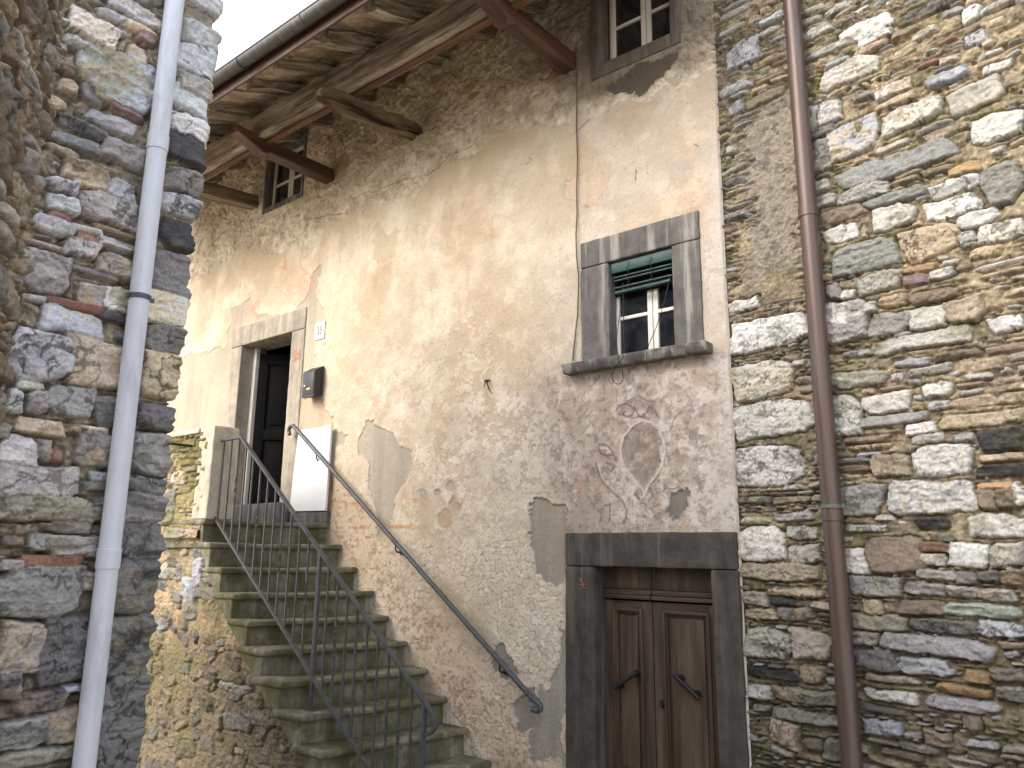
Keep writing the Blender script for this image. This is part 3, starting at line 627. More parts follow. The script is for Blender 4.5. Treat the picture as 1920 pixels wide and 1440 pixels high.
def px_poly(pts, ox=0, oy=0, sc=1.0):
    return [tuple(fac(ox + x / sc, oy + y / sc)[[0, 2]]) for x, y in pts]
def build_facade():
    us = [XL]
    while us[-1] < XR: us.append(us[-1] + 0.00102 * math.hypot(us[-1], 5.0))
    us = np.array(us); us[-1] = XR
    vs = np.arange(0.25, ZT, 0.0068)
    U, V = np.meshgrid(us, vs); U = U.astype(np.float32); V = V.astype(np.float32)
    wu = (fbm(U * 5, V * 5, 5, 201) - .5) * 0.22 + (fbm(U * 30, V * 30, 3, 202) - .5) * 0.05
    wv = (fbm(U * 5 + 40, V * 5, 5, 203) - .5) * 0.22 + (fbm(U * 30 + 40, V * 30, 3, 204) - .5) * 0.05
    Uw, Vw = U + wu * .5, V + wv * .5
    big = fbm(U * .9, V * .9, 5, 205); mid = fbm(U * 3.2, V * 3.2, 6, 206); fin = fbm(U * 14, V * 14, 6, 207, .6); gr = fbm(U * 60, V * 60, 4, 208, .6)
    streak = fbm(U * 11, V * 1.1, 5, 209)
    right = sstep(-5.2, -2.6, U + (big - .5) * 1.5)
    # --- smooth lime plaster
    cream = np.array(S(211, 198, 176), np.float32); peach = np.array(S(205, 186, 164), np.float32); grey = np.array(S(174, 164, 154), np.float32); white = np.array(S(228, 218, 204), np.float32)
    C = np.zeros(U.shape + (3,), np.float32) + cream
    C = mixc(C, peach, sstep(.40, .62, big * .6 + mid * .4) * .75)
    C = mixc(C, grey, right * (.62 + .38 * sstep(.4, .6, mid)))  # greyer to the right: real grime, plus the dimmer light there painted in
    C = mixc(C, S(184, 158, 130), sstep(.54, .70, fbm(U * 1.7 + 7, V * 2.2, 6, 210)) * .55)
    C = mixc(C, S(170, 152, 122), sstep(.50, .72, streak * .5 + mid * .3 + fin * .2) * .38)
    lowz = sstep(3.5, 1.6, V + (mid - .5))
    # flaked limewash: pale scales left on the coat below
    fl = fin * .55 + mid * .25 + gr * .2
    band = sstep(4.9, 3.8, V) * (0.35 + .65 * sstep(.42, .6, fbm(U * 1.3, V * 1.3, 4, 211)))
    flake = sstep(.505, .525, fl + .05 * (band - .5)) * band
    C = mixc(C, white, flake * .58)
    C = mixc(C, np.array(S(158, 134, 112)), sstep(.56, .585, fbm(U * 22, V * 22, 5, 212, .6) * .75 + mid * .25) * .38 * (0.3 + .7 * lowz))
    H = (big - .5) * .03 + (mid - .5) * .012 + (fin - .5) * .009 + flake * .0022 + (gr - .5) * .0015
    mot = fbm(U * 5.5 + 3, V * 5.5, 6, 240, .62); mot2 = fbm(U * 1.4 + 9, V * 1.8, 5, 241)
    C = mixc(C, np.array(S(168, 154, 134)), sstep(.48, .66, mot) * .32); C = mixc(C, np.array(S(182, 166, 142)), sstep(.46, .64, mot2) * .45); C = mixc(C, np.array(S(238, 228, 208)), sstep(.44, .32, mot) * .18)
    # peeling, crackled foot of the wall
    f1, f2, iv = worley(Uw * 17, Vw * 17, 213); g1, g2, iv2 = worley(Uw * 38 + 5, Vw * 38, 214)
    cz = sstep(2.75, 2.1, V + (big - .5) * 1.4 - .38 * (U + 4.5)) * sstep(.36, .5, fbm(U * 2, V * 2, 4, 216))
    crack = sstep(.05, .012, f2 - f1) * cz; crack2 = sstep(.07, .02, g2 - g1) * cz * .6
    C = mixc(C, np.array(S(224, 211, 190)) * (.85 + .25 * iv)[..., None], cz * .6)
    C = mixc(C, S(96, 74, 54), np.maximum(crack * .5, crack2 * .3)); H -= crack * .004 + crack2 * .002
    H += cz * (sstep(.0, .25, f2 - f1) * .002 + (iv - .5) * .002)
    # pinkish, scuffed strip right above the stairs
    line = V - (2.15 + 0.26 - .84 * (U + 6.43))
    scuff = sstep(.95, .15, line + (mid - .5) * .8) * sstep(-.15, .0, line) * sstep(-6.9, -6.5, U)
    sp = sstep(.5, .58, fbm(U * 34, V * 34, 4, 217, .6) * .7 + mid * .3)
    C = mixc(C, S(198, 170, 142), scuff * .4); C = mixc(C, S(132, 108, 88), scuff * sp * .5); H -= scuff * sp * .004
    # two faded ochre lines of a painted string course, pink-grey dado above the lower door
    for (zc, hw, col) in ((2.15 + .44, .035, (196, 140, 84)), (2.15 + .22, .03, (190, 134, 88))):
        t = sstep(hw, hw * .3, np.abs(V - zc + wv * .15)) * sstep(.40, .55, fbm(U * 6, V * 9, 5, 218)) * sstep(-6.3, -6.0, U) * sstep(-4.9, -5.4, U)
        C = mixc(C, S(*col), t * .75)
    dado = sstep(-3.95, -3.5, U + (mid - .5) * .6) * sstep(3.62, 3.5, V) * sstep(2.2, 2.3, V)
    C = mixc(C, np.array(S(152, 137, 126)) * (.8 + .5 * mid)[..., None], dado * .6)
    C = mixc(C, S(206, 198, 192), dado * sstep(.50, .64, fin * .6 + streak * .4) * .55)
    C = mixc(C, S(104, 92, 88), dado * sstep(.55, .64, fbm(U * 26, V * 26, 5, 219, .65)) * .5)
    edge = sstep(-2.36, -2.16, U + (mid - .5) * .25) * sstep(5.6, 4.8, V)
    C = mixc(C, S(184, 176, 168), edge * (.4 + .5 * sstep(.45, .6, fin)))
    # --- cement and mortar repairs
    def patch(pts, col, dh=-.004, soft=.009, amt=.95, w=1.15):
        pts = px_poly(pts); xs = [p[0] for p in pts]; zs = [p[1] for p in pts]
        i0, i1 = np.searchsorted(us, [min(xs) - .3, max(xs) + .3]); j0, j1 = np.searchsorted(vs, [min(zs) - .3, max(zs) + .3]); q = (slice(j0, j1), slice(i0, i1))
        d = poly_sd(U[q] + wu[q] * .95 * w, V[q] + wv[q] * .95 * w, pts); t = sstep(-soft * .3, soft, d)
        c = np.array(S(*col), np.float32) * (.80 + .22 * mid[q] + .18 * fin[q])[..., None]
        c = mixc(c, c * .78, sstep(.45, .6, streak[q]) * .5)
        C[q] = mixc(C[q], c, t * amt); lip = np.exp(-(d / .008) ** 2)
        C[q] = mixc(C[q], C[q] * .55, lip * .5 * sstep(.4, .55, mid[q]))
        nonlocal H
        H[q] = H[q] * (1 - t * .6) + dh * 1.9 * t
    patch([(330, 700), (352, 668), (400, 662), (425, 640), (436, 580), (468, 560), (480, 590), (530, 596), (575, 560), (596, 498), (602, 500), (592, 552), (611, 572), (604, 610), (590, 632), (588, 690), (566, 700), (566, 800), (610, 815), (606, 830), (430, 830), (320, 815)], (178, 168, 150), -.004)
    patch([(566, 740), (600, 745), (622, 775), (624, 805), (560, 815)], (184, 164, 142), -.005)
    patch([(628, 805), (642, 803), (648, 820), (640, 838), (628, 838)], (176, 166, 150))
    patch([(676, 780), (706, 778), (728, 815), (772, 838), (776, 880), (748, 930), (735, 980), (706, 1000), (695, 940), (694, 880), (672, 850)], (174, 164, 148), -.004)
    for x, y, r in ((791, 931, 9), (818, 926, 7), (844, 916, 11), (852, 950, 12), (832, 975, 16)):
        patch([(x + r * math.cos(k) * .9, y + r * math.sin(k) * 1.2) for k in np.arange(0, 6.2, .7)], (176, 168, 156) if y < 940 else (186, 164, 138), -.003, w=.5)
    patch([(994, 950), (1020, 935), (1066, 938), (1072, 960), (1062, 1000), (1058, 1085), (1040, 1098), (1004, 1060), (985, 1000)], (160, 148, 134), -.007)
    patch([(930, 1212), (945, 1206), (965, 1225), (970, 1262), (956, 1270), (936, 1262)], (148, 142, 134))
    patch([(956, 1322), (985, 1288), (1012, 1282), (1022, 1330), (1012, 1372), (970, 1358)], (148, 142, 134))
    patch([(1018, 1300), (1040, 1240), (1060, 1160), (1066, 1440), (990, 1440), (1000, 1380)], (156, 150, 140), -.002)
    patch([(1248, 918), (1280, 915), (1288, 950), (1276, 968), (1256, 972), (1246, 950)], (118, 112, 106), -.005)
    patch([(1064, 330), (1090, 318), (1138, 296), (1142, 330), (1120, 372), (1082, 388), (1058, 372)], (192, 168, 144), -.002, amt=.5)
    patch([(698, 420), (745, 425), (742, 480), (718, 500), (698, 485)], (188, 170, 142), -.002, amt=.5)
    # --- fresco remains
    def stroke(pts, ox, oy, sc, width, col, amt=.8, thr=.40, wob=.08):
        pts = px_poly(pts, ox, oy, sc); xs = [p[0] for p in pts]; zs = [p[1] for p in pts]
        i0, i1 = np.searchsorted(us, [min(xs) - .1, max(xs) + .1]); j0, j1 = np.searchsorted(vs, [min(zs) - .1, max(zs) + .1]); q = (slice(j0, j1), slice(i0, i1))
        d = seg_dist(U[q] + wu[q] * wob, V[q] + wv[q] * wob, pts)
        C[q] = mixc(C[q], S(*col), sstep(width, width * .3, d) * amt * .68 * (.35 + .65 * sstep(thr, thr + .12, fin[q] * .6 + gr[q] * .4)))
    def fill(pts, ox, oy, sc, col, amt=.6):
        pts = px_poly(pts, ox, oy, sc); xs = [p[0] for p in pts]; zs = [p[1] for p in pts]
        i0, i1 = np.searchsorted(us, [min(xs) - .1, max(xs) + .1]); j0, j1 = np.searchsorted(vs, [min(zs) - .1, max(zs) + .1]); q = (slice(j0, j1), slice(i0, i1))
        d = poly_sd(U[q] + wu[q] * .15, V[q] + wv[q] * .15, pts)
        C[q] = mixc(C[q], S(*col), sstep(-.015, .04, d) * amt * .58 * sstep(.34, .52, fin[q] * .6 + mid[q] * .4))
    f = (380, 450, 4.8)
    fill([(600, 600), (640, 430), (720, 400), (860, 250), (900, 310), (985, 320), (990, 400), (950, 500), (880, 570), (700, 600)], *f, (214, 170, 146), .95)
    fill([(680, 260), (720, 230), (750, 140), (770, 150), (770, 280), (700, 300)], *f, (208, 150, 120), .7)
    fill([(420, 270), (460, 250), (490, 280), (470, 340), (425, 330)], *f, (206, 150, 112), .6)
    fill([(385, 505), (430, 460), (465, 465), (430, 510), (390, 525)], *f, (200, 128, 100), .8)
    fill([(440, 560), (500, 545), (520, 590), (450, 660), (400, 650)], *f, (206, 140, 108), .6)
    for p_, wd, cl in (([(950, 75), (905, 90), (880, 140), (878, 200), (900, 260), (935, 295), (980, 320), (995, 380), (985, 440), (950, 500), (890, 565)], .022, (198, 124, 102)),
                      ([(925, 100), (945, 130), (930, 170), (905, 150)], .014, (196, 110, 84)), ([(935, 300), (890, 330), (868, 380), (880, 440), (915, 455), (945, 420), (940, 375), (910, 365)], .016, (198, 126, 106)),
                      ([(960, 320), (1000, 380), (980, 470)], .010, (184, 108, 90)), ([(640, 430), (700, 425), (760, 330), (860, 235)], .012, (204, 140, 112)), ([(765, 400), (790, 420), (780, 460), (740, 430)], .012, (202, 128, 106)),
                      ([(760, 510), (820, 470), (850, 480)], .010, (204, 140, 118)), ([(690, 440), (740, 490), (770, 520)], .010, (206, 146, 120)), ([(740, 150), (745, 220), (735, 270)], .016, (190, 84, 58)),
                      ([(770, 150), (765, 220), (760, 290)], .010, (198, 104, 76)), ([(690, 255), (730, 240), (750, 265)], .014, (194, 96, 70)), ([(480, 560), (510, 545), (520, 565)], .012, (170, 100, 70)), ([(430, 270), (465, 255), (490, 290), (470, 325)], .010, (186, 112, 78)), ([(450, 620), (440, 660), (470, 660)], .012, (204, 128, 96))):
        stroke(p_, *f, wd, cl, .66, .36)
    h = (1030, 680, 4.8)
    oval = [(830, 520), (740, 570), (670, 660), (642, 770), (650, 870), (695, 970), (780, 1065), (845, 1150), (856, 1195), (868, 1150), (905, 1080), (970, 1005), (1015, 900), (1040, 790), (1030, 690), (990, 600), (920, 540), (830, 520)]
    fill(oval[:-1], *h, (122, 108, 97), 1.25)
    fill([(780, 660), (860, 650), (880, 760), (800, 800), (760, 740)], *h, (84, 80, 78), .6); fill([(650, 640), (720, 640), (700, 780), (655, 770)], *h, (70, 66, 74), .6)
    sh = lambda pts, k=9: [(x + k, y + k) for x, y in pts]
    fill([(600, 410), (660, 360), (740, 330), (800, 285), (860, 310), (960, 330), (970, 460), (900, 480), (830, 440), (640, 480)], *h, (112, 88, 86), .8)
    fill([(760, 200), (840, 160), (860, 330), (880, 400), (800, 420)], *h, (98, 92, 92), .6)
    fill([(440, 740), (520, 740), (600, 860), (590, 1000), (520, 960), (440, 860)], *h, (140, 112, 106), .6); fill([(240, 1050), (330, 1040), (360, 1200), (300, 1260), (220, 1230)], *h, (166, 122, 108), .7)
    fill([(320, 900), (420, 880), (430, 1060), (340, 1180), (310, 1100)], *h, (120, 104, 104), .6); fill([(1100, 600), (1290, 600), (1300, 700), (1200, 760), (1100, 720)], *h, (140, 112, 100), .6)
    fill([(1100, 790), (1230, 780), (1250, 900), (1120, 930)], *h, (152, 124, 104), .6)
    stroke(sh(oval), *h, .013, (66, 54, 50), .85, .3); stroke(oval, *h, .014, (214, 200, 186), .9, .3)
    stroke([(1005, 760), (1015, 900), (1010, 1050), (1005, 1200)], *h, .020, (214, 206, 200), .7, .42)
    for p_, wd, cl in (([(600, 430), (630, 385), (680, 375), (730, 390), (760, 430), (740, 470), (690, 490), (660, 470), (680, 440)], .012, (72, 50, 54)), ([(760, 400), (800, 470), (830, 490), (880, 440), (895, 390), (940, 420), (965, 470)], .012, (70, 54, 56)), ([(640, 470), (730, 495), (820, 490), (880, 490)], .010, (92, 62, 62)), ([(640, 390), (720, 340), (800, 290), (880, 340), (950, 350)], .010, (80, 66, 68)),
                      ([(445, 745), (500, 738), (545, 765), (580, 820), (600, 890)], .013, (74, 52, 54)), ([(445, 770), (470, 820), (530, 840), (570, 830)], .013, (78, 54, 54)), ([(470, 770), (520, 770), (550, 800), (520, 815)], .012, (208, 198, 188)),
                      ([(430, 900), (445, 990), (490, 1085), (570, 1165), (640, 1225), (690, 1310), (695, 1390), (670, 1440)], .015, (92, 72, 64)), ([(440, 890), (460, 985), (505, 1078), (585, 1158), (655, 1218), (705, 1305)], .008, (208, 196, 180)), ([(455, 1420), (470, 1330), (510, 1280), (545, 1290), (550, 1340), (545, 1420)], .013, (108, 88, 80)), ([(570, 1420), (560, 1330), (600, 1260)], .008, (200, 188, 176)), ([(520, 900), (560, 910), (590, 930), (560, 980), (520, 950)], .014, (96, 60, 58)),
                      ([(1100, 580), (1115, 520), (1160, 465), (1220, 450), (1268, 480), (1272, 525), (1240, 550), (1210, 530), (1225, 500)], .008, (124, 76, 72)), ([(1110, 590), (1125, 530), (1170, 475), (1225, 462)], .006, (206, 192, 180)), ([(1140, 630), (1190, 625), (1215, 660), (1260, 680), (1230, 720), (1180, 700), (1160, 740), (1240, 740)], .012, (206, 192, 182)), ([(1270, 690), (1330, 690)], .010, (92, 76, 76)), ([(1260, 680), (1300, 640)], .009, (92, 76, 76)),
                      ([(1130, 790), (1200, 770), (1260, 790)], .010, (120, 98, 92)), ([(1140, 850), (1180, 830), (1200, 870), (1160, 890)], .010, (170, 128, 98)),
                      ([(840, 1150), (850, 1195), (830, 1215), (810, 1200), (820, 1180)], .011, (210, 200, 190)), ([(868, 1150), (865, 1200), (890, 1215), (905, 1195), (890, 1180)], .011, (210, 200, 190)), ([(790, 1150), (770, 1190), (800, 1225)], .014, (64, 56, 56)), ([(905, 1140), (935, 1190), (900, 1235)], .014, (76, 66, 66)),
                      ([(745, 1130), (740, 1200), (770, 1260)], .010, (208, 200, 192)), ([(1040, 1130), (1120, 1135), (1160, 1120), (1200, 1140)], .008, (52, 44, 42)), ([(180, 860), (170, 960)], .006, (98, 74, 74)), ([(205, 845), (195, 940)], .006, (98, 74, 74)), ([(160, 900), (215, 880)], .006, (98, 74, 74)), ([(1530, 450), (1540, 560), (1530, 680)], .007, (206, 196, 188)), ([(1505, 100), (1505, 240)], .010, (116, 96, 88))):
        stroke(p_, *h, wd, cl, .85, .36)
    # grey ring left by an old fitting, faded blue scribble, lines of a vanished inscription under the number plate
    stroke([(40, 960), (52, 985), (45, 1020), (25, 1030), (18, 1000), (30, 965)], 380, 450, 4.8, .012, (140, 132, 120), .8, .2)
    for p_ in ([(1100, 1240), (1150, 1260), (1110, 1300), (1160, 1300)], [(1120, 1230), (1110, 1330), (1150, 1340)], [(1150, 1250), (1170, 1290), (1130, 1320)]): stroke(p_, 380, 450, 4.8, .014, (190, 174, 188), .8, .38)
    for p_ in ([(1012, 925), (1018, 960)], [(1060, 940), (1070, 945)], [(1085, 930), (1095, 945), (1105, 920)], [(1112, 915), (1110, 940)], [(1040, 750), (1085, 738), (1120, 750)]): stroke(p_, 380, 450, 4.8, .007, (92, 70, 56), .8, .3)
    fill([(1370, 250), (1440, 240), (1460, 320), (1390, 330)], 350, 700, 4.8, (210, 140, 100), .5)
    p1, p2, pv = worley(U * 16, V * 16, 231); pit = sstep(.10, .05, p1) * (pv > .72); C = mixc(C, C * .45, pit * .8); H -= pit * .004
    # --- rough upper zone where the plaster has fallen
    b = px_poly([(200, 575), (330, 536), (380, 515), (425, 490), (478, 471), (530, 462), (588, 446), (640, 402), (700, 386), (787, 354), (840, 318), (900, 284), (975, 250), (1058, 234), (1104, 225), (1162, 200), (1225, 178), (1290, 140), (1342, 112), (1420, 90)])
    bz = np.interp(U + wu * .4, [p[0] for p in b], [p[1] for p in b])
    dz = Vw + (fbm(U * 2.4, V * 2.4, 5, 220) - .5) * .34 + wv * .5 - bz
    R = sstep(-.02, .05, dz + (fin - .5) * .12)
    q1, q2, qi = worley(Uw * 13 + wu * 4, Vw * 15, 221); r1, r2, ri = worley(Uw * 31, Vw * 34, 222)
    lump = sstep(.75, .15, q1) * (.3 + .9 * qi); lump2 = sstep(.7, .1, r1) * ri; hole = sstep(.34, .22, fbm(U * 24, V * 22, 5, 223, .6))
    rug = ridge(U * 9, V * 10, 5, 224)
    RH = -.018 + lump * .014 + lump2 * .007 + (fin - .5) * .022 + (rug - .6) * .014 - hole * .010 + (gr - .5) * .008
    rc = np.zeros(C.shape, np.float32) + np.array(S(216, 204, 182), np.float32)
    rc = mixc(rc, S(192, 178, 154), sstep(.45, .62, mid)); rc = mixc(rc, S(196, 172, 142), (qi > .93) * lump * .7); rc = mixc(rc, S(150, 128, 116), (qi < .12) * lump * .7)
    rc = mixc(rc, S(150, 136, 116), sstep(.52, .64, fbm(U * 18, V * 18, 5, 225, .6)) * .5); rc *= (.76 + .48 * fin)[..., None]
    for x, y, a_, b_, cl in ((880, 165, .16, .06, (186, 156, 122)), (1035, 145, .10, .06, (176, 140, 98)), (655, 308, .09, .04, (190, 158, 124)), (822, 148, .12, .05, (178, 140, 112)), (888, 180, .08, .04, (180, 130, 92)), (762, 190, .10, .07, (160, 144, 118))):
        p = fac(x, y); t = sstep(1.0, .7, np.hypot((U - p[0] + wu * .2) / a_, (V - p[2] + wv * .2 - (U - p[0]) * .1) / b_)); rc = mixc(rc, np.array(S(*cl)) * (.8 + .4 * fin)[..., None], t * .85); RH = RH * (1 - t * .7) + .006 * t
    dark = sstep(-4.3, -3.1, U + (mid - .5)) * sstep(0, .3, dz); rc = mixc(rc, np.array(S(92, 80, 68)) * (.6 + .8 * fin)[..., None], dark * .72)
    C = mixc(C, rc, R); H = H * (1 - R) + RH * R
    lip = np.exp(-((dz + .004) / .010) ** 2) * sstep(.42, .56, fbm(U * 4, V * 4, 4, 226)); C = mixc(C, C * .6, lip * .4); H += lip * .003
    t2 = sstep(0, -.5, dz) ; band2 = sstep(-.55, -.05, dz) * (1 - R); C = mixc(C, S(186, 166, 134), band2 * sstep(.4, .6, mid) * .6)
    # sooty repair under the upper right window, and around its corbel
    patch([(1135, 150), (1180, 132), (1268, 90), (1262, 128), (1228, 158), (1190, 168), (1150, 172)], (92, 82, 72), -.006)
    patch([(1083, 62), (1112, 58), (1114, 132), (1090, 130)], (128, 114, 98), -.006, amt=.8)
    patch([(612, 300), (640, 290), (662, 310), (640, 345), (600, 352), (590, 342)], (176, 160, 130), -.008, amt=.8)
    # hair cracks
    for p_ in ([(1104, 226), (1090, 240), (1066, 258)], [(905, 250), (880, 275), (840, 296), (800, 330)], [(780, 330), (720, 350), (660, 372)], [(990, 292), (996, 300), (985, 305)], [(560, 412), (590, 408), (640, 398)], [(1190, 322), (1192, 340)], [(1212, 312), (1214, 326)], [(1302, 272), (1310, 275)]): stroke(p_, 0, 0, 1, .0075, (72, 58, 44), 1.1, .40, .35)
    # keep clear of the stone surrounds, leave the openings out
    keep = np.ones((len(vs) - 1, len(us) - 1), bool); uc = (us[:-1] + us[1:]) / 2; vc = (vs[:-1] + vs[1:]) / 2
    for (x0, x1, z0, z1) in (WIN_S, UWR_S, UWL_S, UD_S, LD_S):
        keep &= ~(((uc > x0 + .03) & (uc < x1 - .03))[None, :] & ((vc > z0 + .03) & (vc < z1 - .03))[:, None])
        dd = np.maximum(np.maximum(x0 - U, U - x1), np.maximum(z0 - V, V - z1)); t = sstep(.05, .0, dd); H = H * (1 - t) + (-.004) * t
    right_edge = sstep(XR - .015, XR, U); H -= right_edge * .02
    C *= (0.93 + .14 * gr)[..., None]
    P = np.stack([U, -H, V], -1)
    grid_mesh("wall", P, C, M['plaster'], keep, house)
build_facade()

# ================================================================== surrounds, windows, doors of the old house
def reveal(mb, o, y0, y1, t=0.03):             # lining of an opening, four slabs outside the clear width
    x0, x1, z0, z1 = o
    mb.box((x0 - t, y0, z0), (x0, y1, z1)); mb.box((x1, y0, z0), (x1 + t, y1, z1)); mb.box((x0 - t, y0, z1), (x1 + t, y1, z1 + t)); mb.box((x0 - t, y0, z0 - t), (x1 + t, y1, z0))
def stone_frame(name, s, o, mat, proud, depth, sill=True, lintel_z=None, parent=house):
    mb = MB(); y0, y1 = -proud, depth
    lz = o[3] if lintel_z is None else lintel_z
    mb.rbox((s[0], y0, s[2]), (o[0], y1, lz - .004), .012, .04, .005, 11, 1)
    mb.rbox((o[1], y0 + .002, s[2]), (s[1], y1, lz - .004), .012, .04, .005, 11, 2)
    mb.rbox((s[0], y0 - .001, lz), (s[1], y1, s[3]), .013, .04, .005, 11, 3)
    if sill: mb.rbox((o[0] - .001, y0 + .004, s[2]), (o[1] + .001, y1, o[2]), .008, .05, .003, 9, 4)
    return mb.build(name, mat, parent)
def casement(o, y, zm, name, curtain, parent=house, fw=.022, sw=.042):
    """frame, two leaves each with one glazing bar at height zm, panes, curtain behind"""
    x0, x1, z0, z1 = o; xm = (x0 + x1) / 2
    f = MB(); f.box((x0 + .002, y, z0 + .002), (x0 + fw, y + .06, z1 - .002), .004); f.box((x1 - fw, y, z0 + .002), (x1 - .002, y + .06, z1 - .002), .004); f.box((x0 + fw, y, z1 - fw), (x1 - fw, y + .06, z1 - .002), .004); f.box((x0 + fw, y, z0 + .002), (x1 - fw, y + .06, z0 + .03), .004)
    win = f.build(name, M['white_paint'], parent)
    for a, b in ((x0 + fw + .002, xm - .004), (xm + .004, x1 - fw - .002)):
        s = MB(); yy = y - .016
        s.box((a, yy, z0 + .033), (a + sw, yy + .045, z1 - fw - .003), .006); s.box((b - sw, yy, z0 + .033), (b, yy + .045, z1 - fw - .003), .006)
        s.box((a + sw, yy + .001, z0 + .033), (b - sw, yy + .044, z0 + .033 + sw), .006); s.box((a + sw, yy + .001, z1 - fw - .003 - sw), (b - sw, yy + .044, z1 - fw - .003), .006)
        s.box((a + sw, yy + .004, zm - .014), (b - sw, yy + .042, zm + .014), .005)
        s.build("sash", M['white_paint'], win)
        for za, zb in ((z0 + .033 + sw, zm - .014), (zm + .014, z1 - fw - .003 - sw)):
            g = MB(); g.box((a + sw - .003, yy + .020, za - .003), (b - sw + .003, yy + .024, zb + .003)); g.build("pane", M['glass'], win)
    if curtain:
        c = MB(); n = 40; xs = np.linspace(x0 + fw, x1 - fw, n)
        v = [(x, y + .07 + .012 * math.sin(i * 1.3), z) for z in (z0 + .03, z1 - .03) for i, x in enumerate(xs)]
        c.add(v, [[i, i + 1, n + i + 1, n + i] for i in range(n - 1)]); c.build("curtain", curtain, win)
    return win
# main window
stone_frame("window_surround", WIN_S, WIN, M['grey_stone'], .016, .20, False)
mb = MB(); mb.rbox((-3.478, -.125, 1.394 + 2.15), (-2.238, .20, 1.468 + 2.15), .006, .05, .0012, 10, 8, fn=lambda v: np.stack([v[:, 0], v[:, 1] + np.clip((1.44 + 2.15 - v[:, 2]) / .07, 0, 1) * .055 * (v[:, 1] < 0), v[:, 2]], -1))
mb.build("window_sill", M['grey_stone'], house)
def sash_span(o, y, pl, pm, py):               # the sash reaches behind the stone on the right and below
    a = ony(pl, py, y)[0]; m = ony(pm, py, y)[0]; return (a, 2 * m - a, o[2] - .045, o[3])
wmain = casement(sash_span(WIN, .125, 1150, 1226, 600), .125, 3.98, "window", None)
# the rolled-up slatted blind in its head
bl = MB(); bl.box((WIN[0] + .01, .012, WIN[3] - .098), (WIN[1] - .008, .05, WIN[3] - .012), .006); bl.build("blind_box", M['green'], wmain)
s = MB(); s.box((WIN[0] + .004, .085, WIN[3] - .27), (WIN[1] - .004, .10, WIN[3] - .01)); s.build("dark_gap_sheet", M['black_wood'], wmain)  # added dark sheet, stands in for the unlit gap behind the slats
for k in range(3):
    z = WIN[3] - .132 - k * (.026 + .018 * (k == 2)); s = MB(); s.box((WIN[0] + .03, .020 + .004 * (k % 2), z - .007), (WIN[1] - .02, .062, z + .006), .004)
    s.build("blind_slat", M['dark_green'], wmain)
s = MB(); z = WIN[3] - .262; s.box((WIN[0] + .045, .010, z - .012), (WIN[1] - .03, .040, z + .010), .005); s.build("blind_rail", M['green'], wmain)
for fx in (.30, .66):
    x = WIN[0] + (WIN[1] - WIN[0]) * fx; c = MB()
    c.tube([(x + .012 * math.sin(t * 3.1), .004 + .004 * math.cos(t * 4), WIN[3] - .03 - t * .036) for t in np.linspace(0, 6.2, 26)], .0022, 5); c.build("blind_cord", M['black_cable'], wmain)
# upper windows
stone_frame("window_surround", UWR_S, UWR, M['brown_stone'], .014, .20)
casement(sash_span(UWR, .13, 1143, 1213.5, 90), .13, UWR[2] + .385, "window", M['red_curtain'])
stone_frame("window_surround", UWL_S, UWL, M['grey_stone'], .012, .20)
casement(sash_span(UWL, .10, 513, 547.5, 345), .10, UWL[2] + .32, "window", M['curtain'], fw=.02, sw=.045)
# lower door
stone_frame("door_surround", LD_S, LD, M['dark_stone'], .020, .16, False)
mb = MB(); reveal(mb, (LD[0] - .004, LD[1] + .004, -.03, LD[3] + .003), .16, .30); mb.build("door_lining", M['dark_stone'], house)
dy = .115
def z_at(py, x=1225): return ony(x, py, dy)[2]
dx0, dx1 = LD[0] + .004, LD[1] - .004; dm = ony(1226, 1250, dy)[0]
zt1, zt2, zl = z_at(1104, 1180), z_at(1123, 1180), z_at(1126, 1180)
dr = MB(); dr.box((dx0, dy, zt1), (dm - .003, dy + .05, LD[3] - .002), .005); dr.box((dm + .003, dy, zt1), (dx1, dy + .05, LD[3] - .002), .005)
door = dr.build("door", M['door_wood'], house)
mo = MB()
for a, b in ((dx0, dm - .003), (dm + .003, dx1)):
    mo.box((a, dy - .026, zt2), (b, dy + .03, zt2 + .030), .010, 'x'); mo.box((a, dy - .014, zt2 + .032), (b, dy + .03, zt1 - .002), .010, 'x')
mo.build("moulding", M['door_wood'], door)
def leaf(a, b):
    m = MB(); z0 = .02; st = .082; pt = z_at(1141, 1175); zb = .62
    m.box((a, dy, z0), (a + st, dy + .045, zl), .006); m.box((b - st, dy, z0), (b, dy + .045, zl), .006)
    m.box((a + st, dy + .001, pt), (b - st, dy + .045, zl - .001), .004, 'x'); m.box((a + st, dy + .001, zb - .1), (b - st, dy + .045, zb), .004, 'x'); m.box((a + st, dy + .001, z0), (b - st, dy + .045, z0 + .12), .004, 'x')
    for za, zc in ((zb, pt), (z0 + .12, zb - .1)):                  # moulded edge, sunk field, raised panel
        for k, (off, yy, w_) in enumerate(((0, dy - .012, .016), (.016, dy + .006, .012))):
            m.box((a + st + off - .004, yy, za + off), (a + st + off + w_, dy + .04, zc - off), .004); m.box((b - st - off - w_, yy, za + off), (b - st - off + .004, dy + .04, zc - off), .004)
            m.box((a + st + off, yy + .001, zc - off - w_), (b - st - off, dy + .04, zc - off + .003), .004, 'x'); m.box((a + st + off, yy + .001, za + off - .003), (b - st - off, dy + .04, za + off + w_), .004, 'x')
        m.box((a + st + .02, dy + .026, za + .02), (b - st - .02, dy + .036, zc - .02)); m.box((a + st + .046, dy + .008, za + .046), (b - st - .046, dy + .03, zc - .046), .014)
    return m.build("door_leaf", M['door_wood'], door)
leaf(dx0, dm - .003); leaf(dm + .003, dx1)
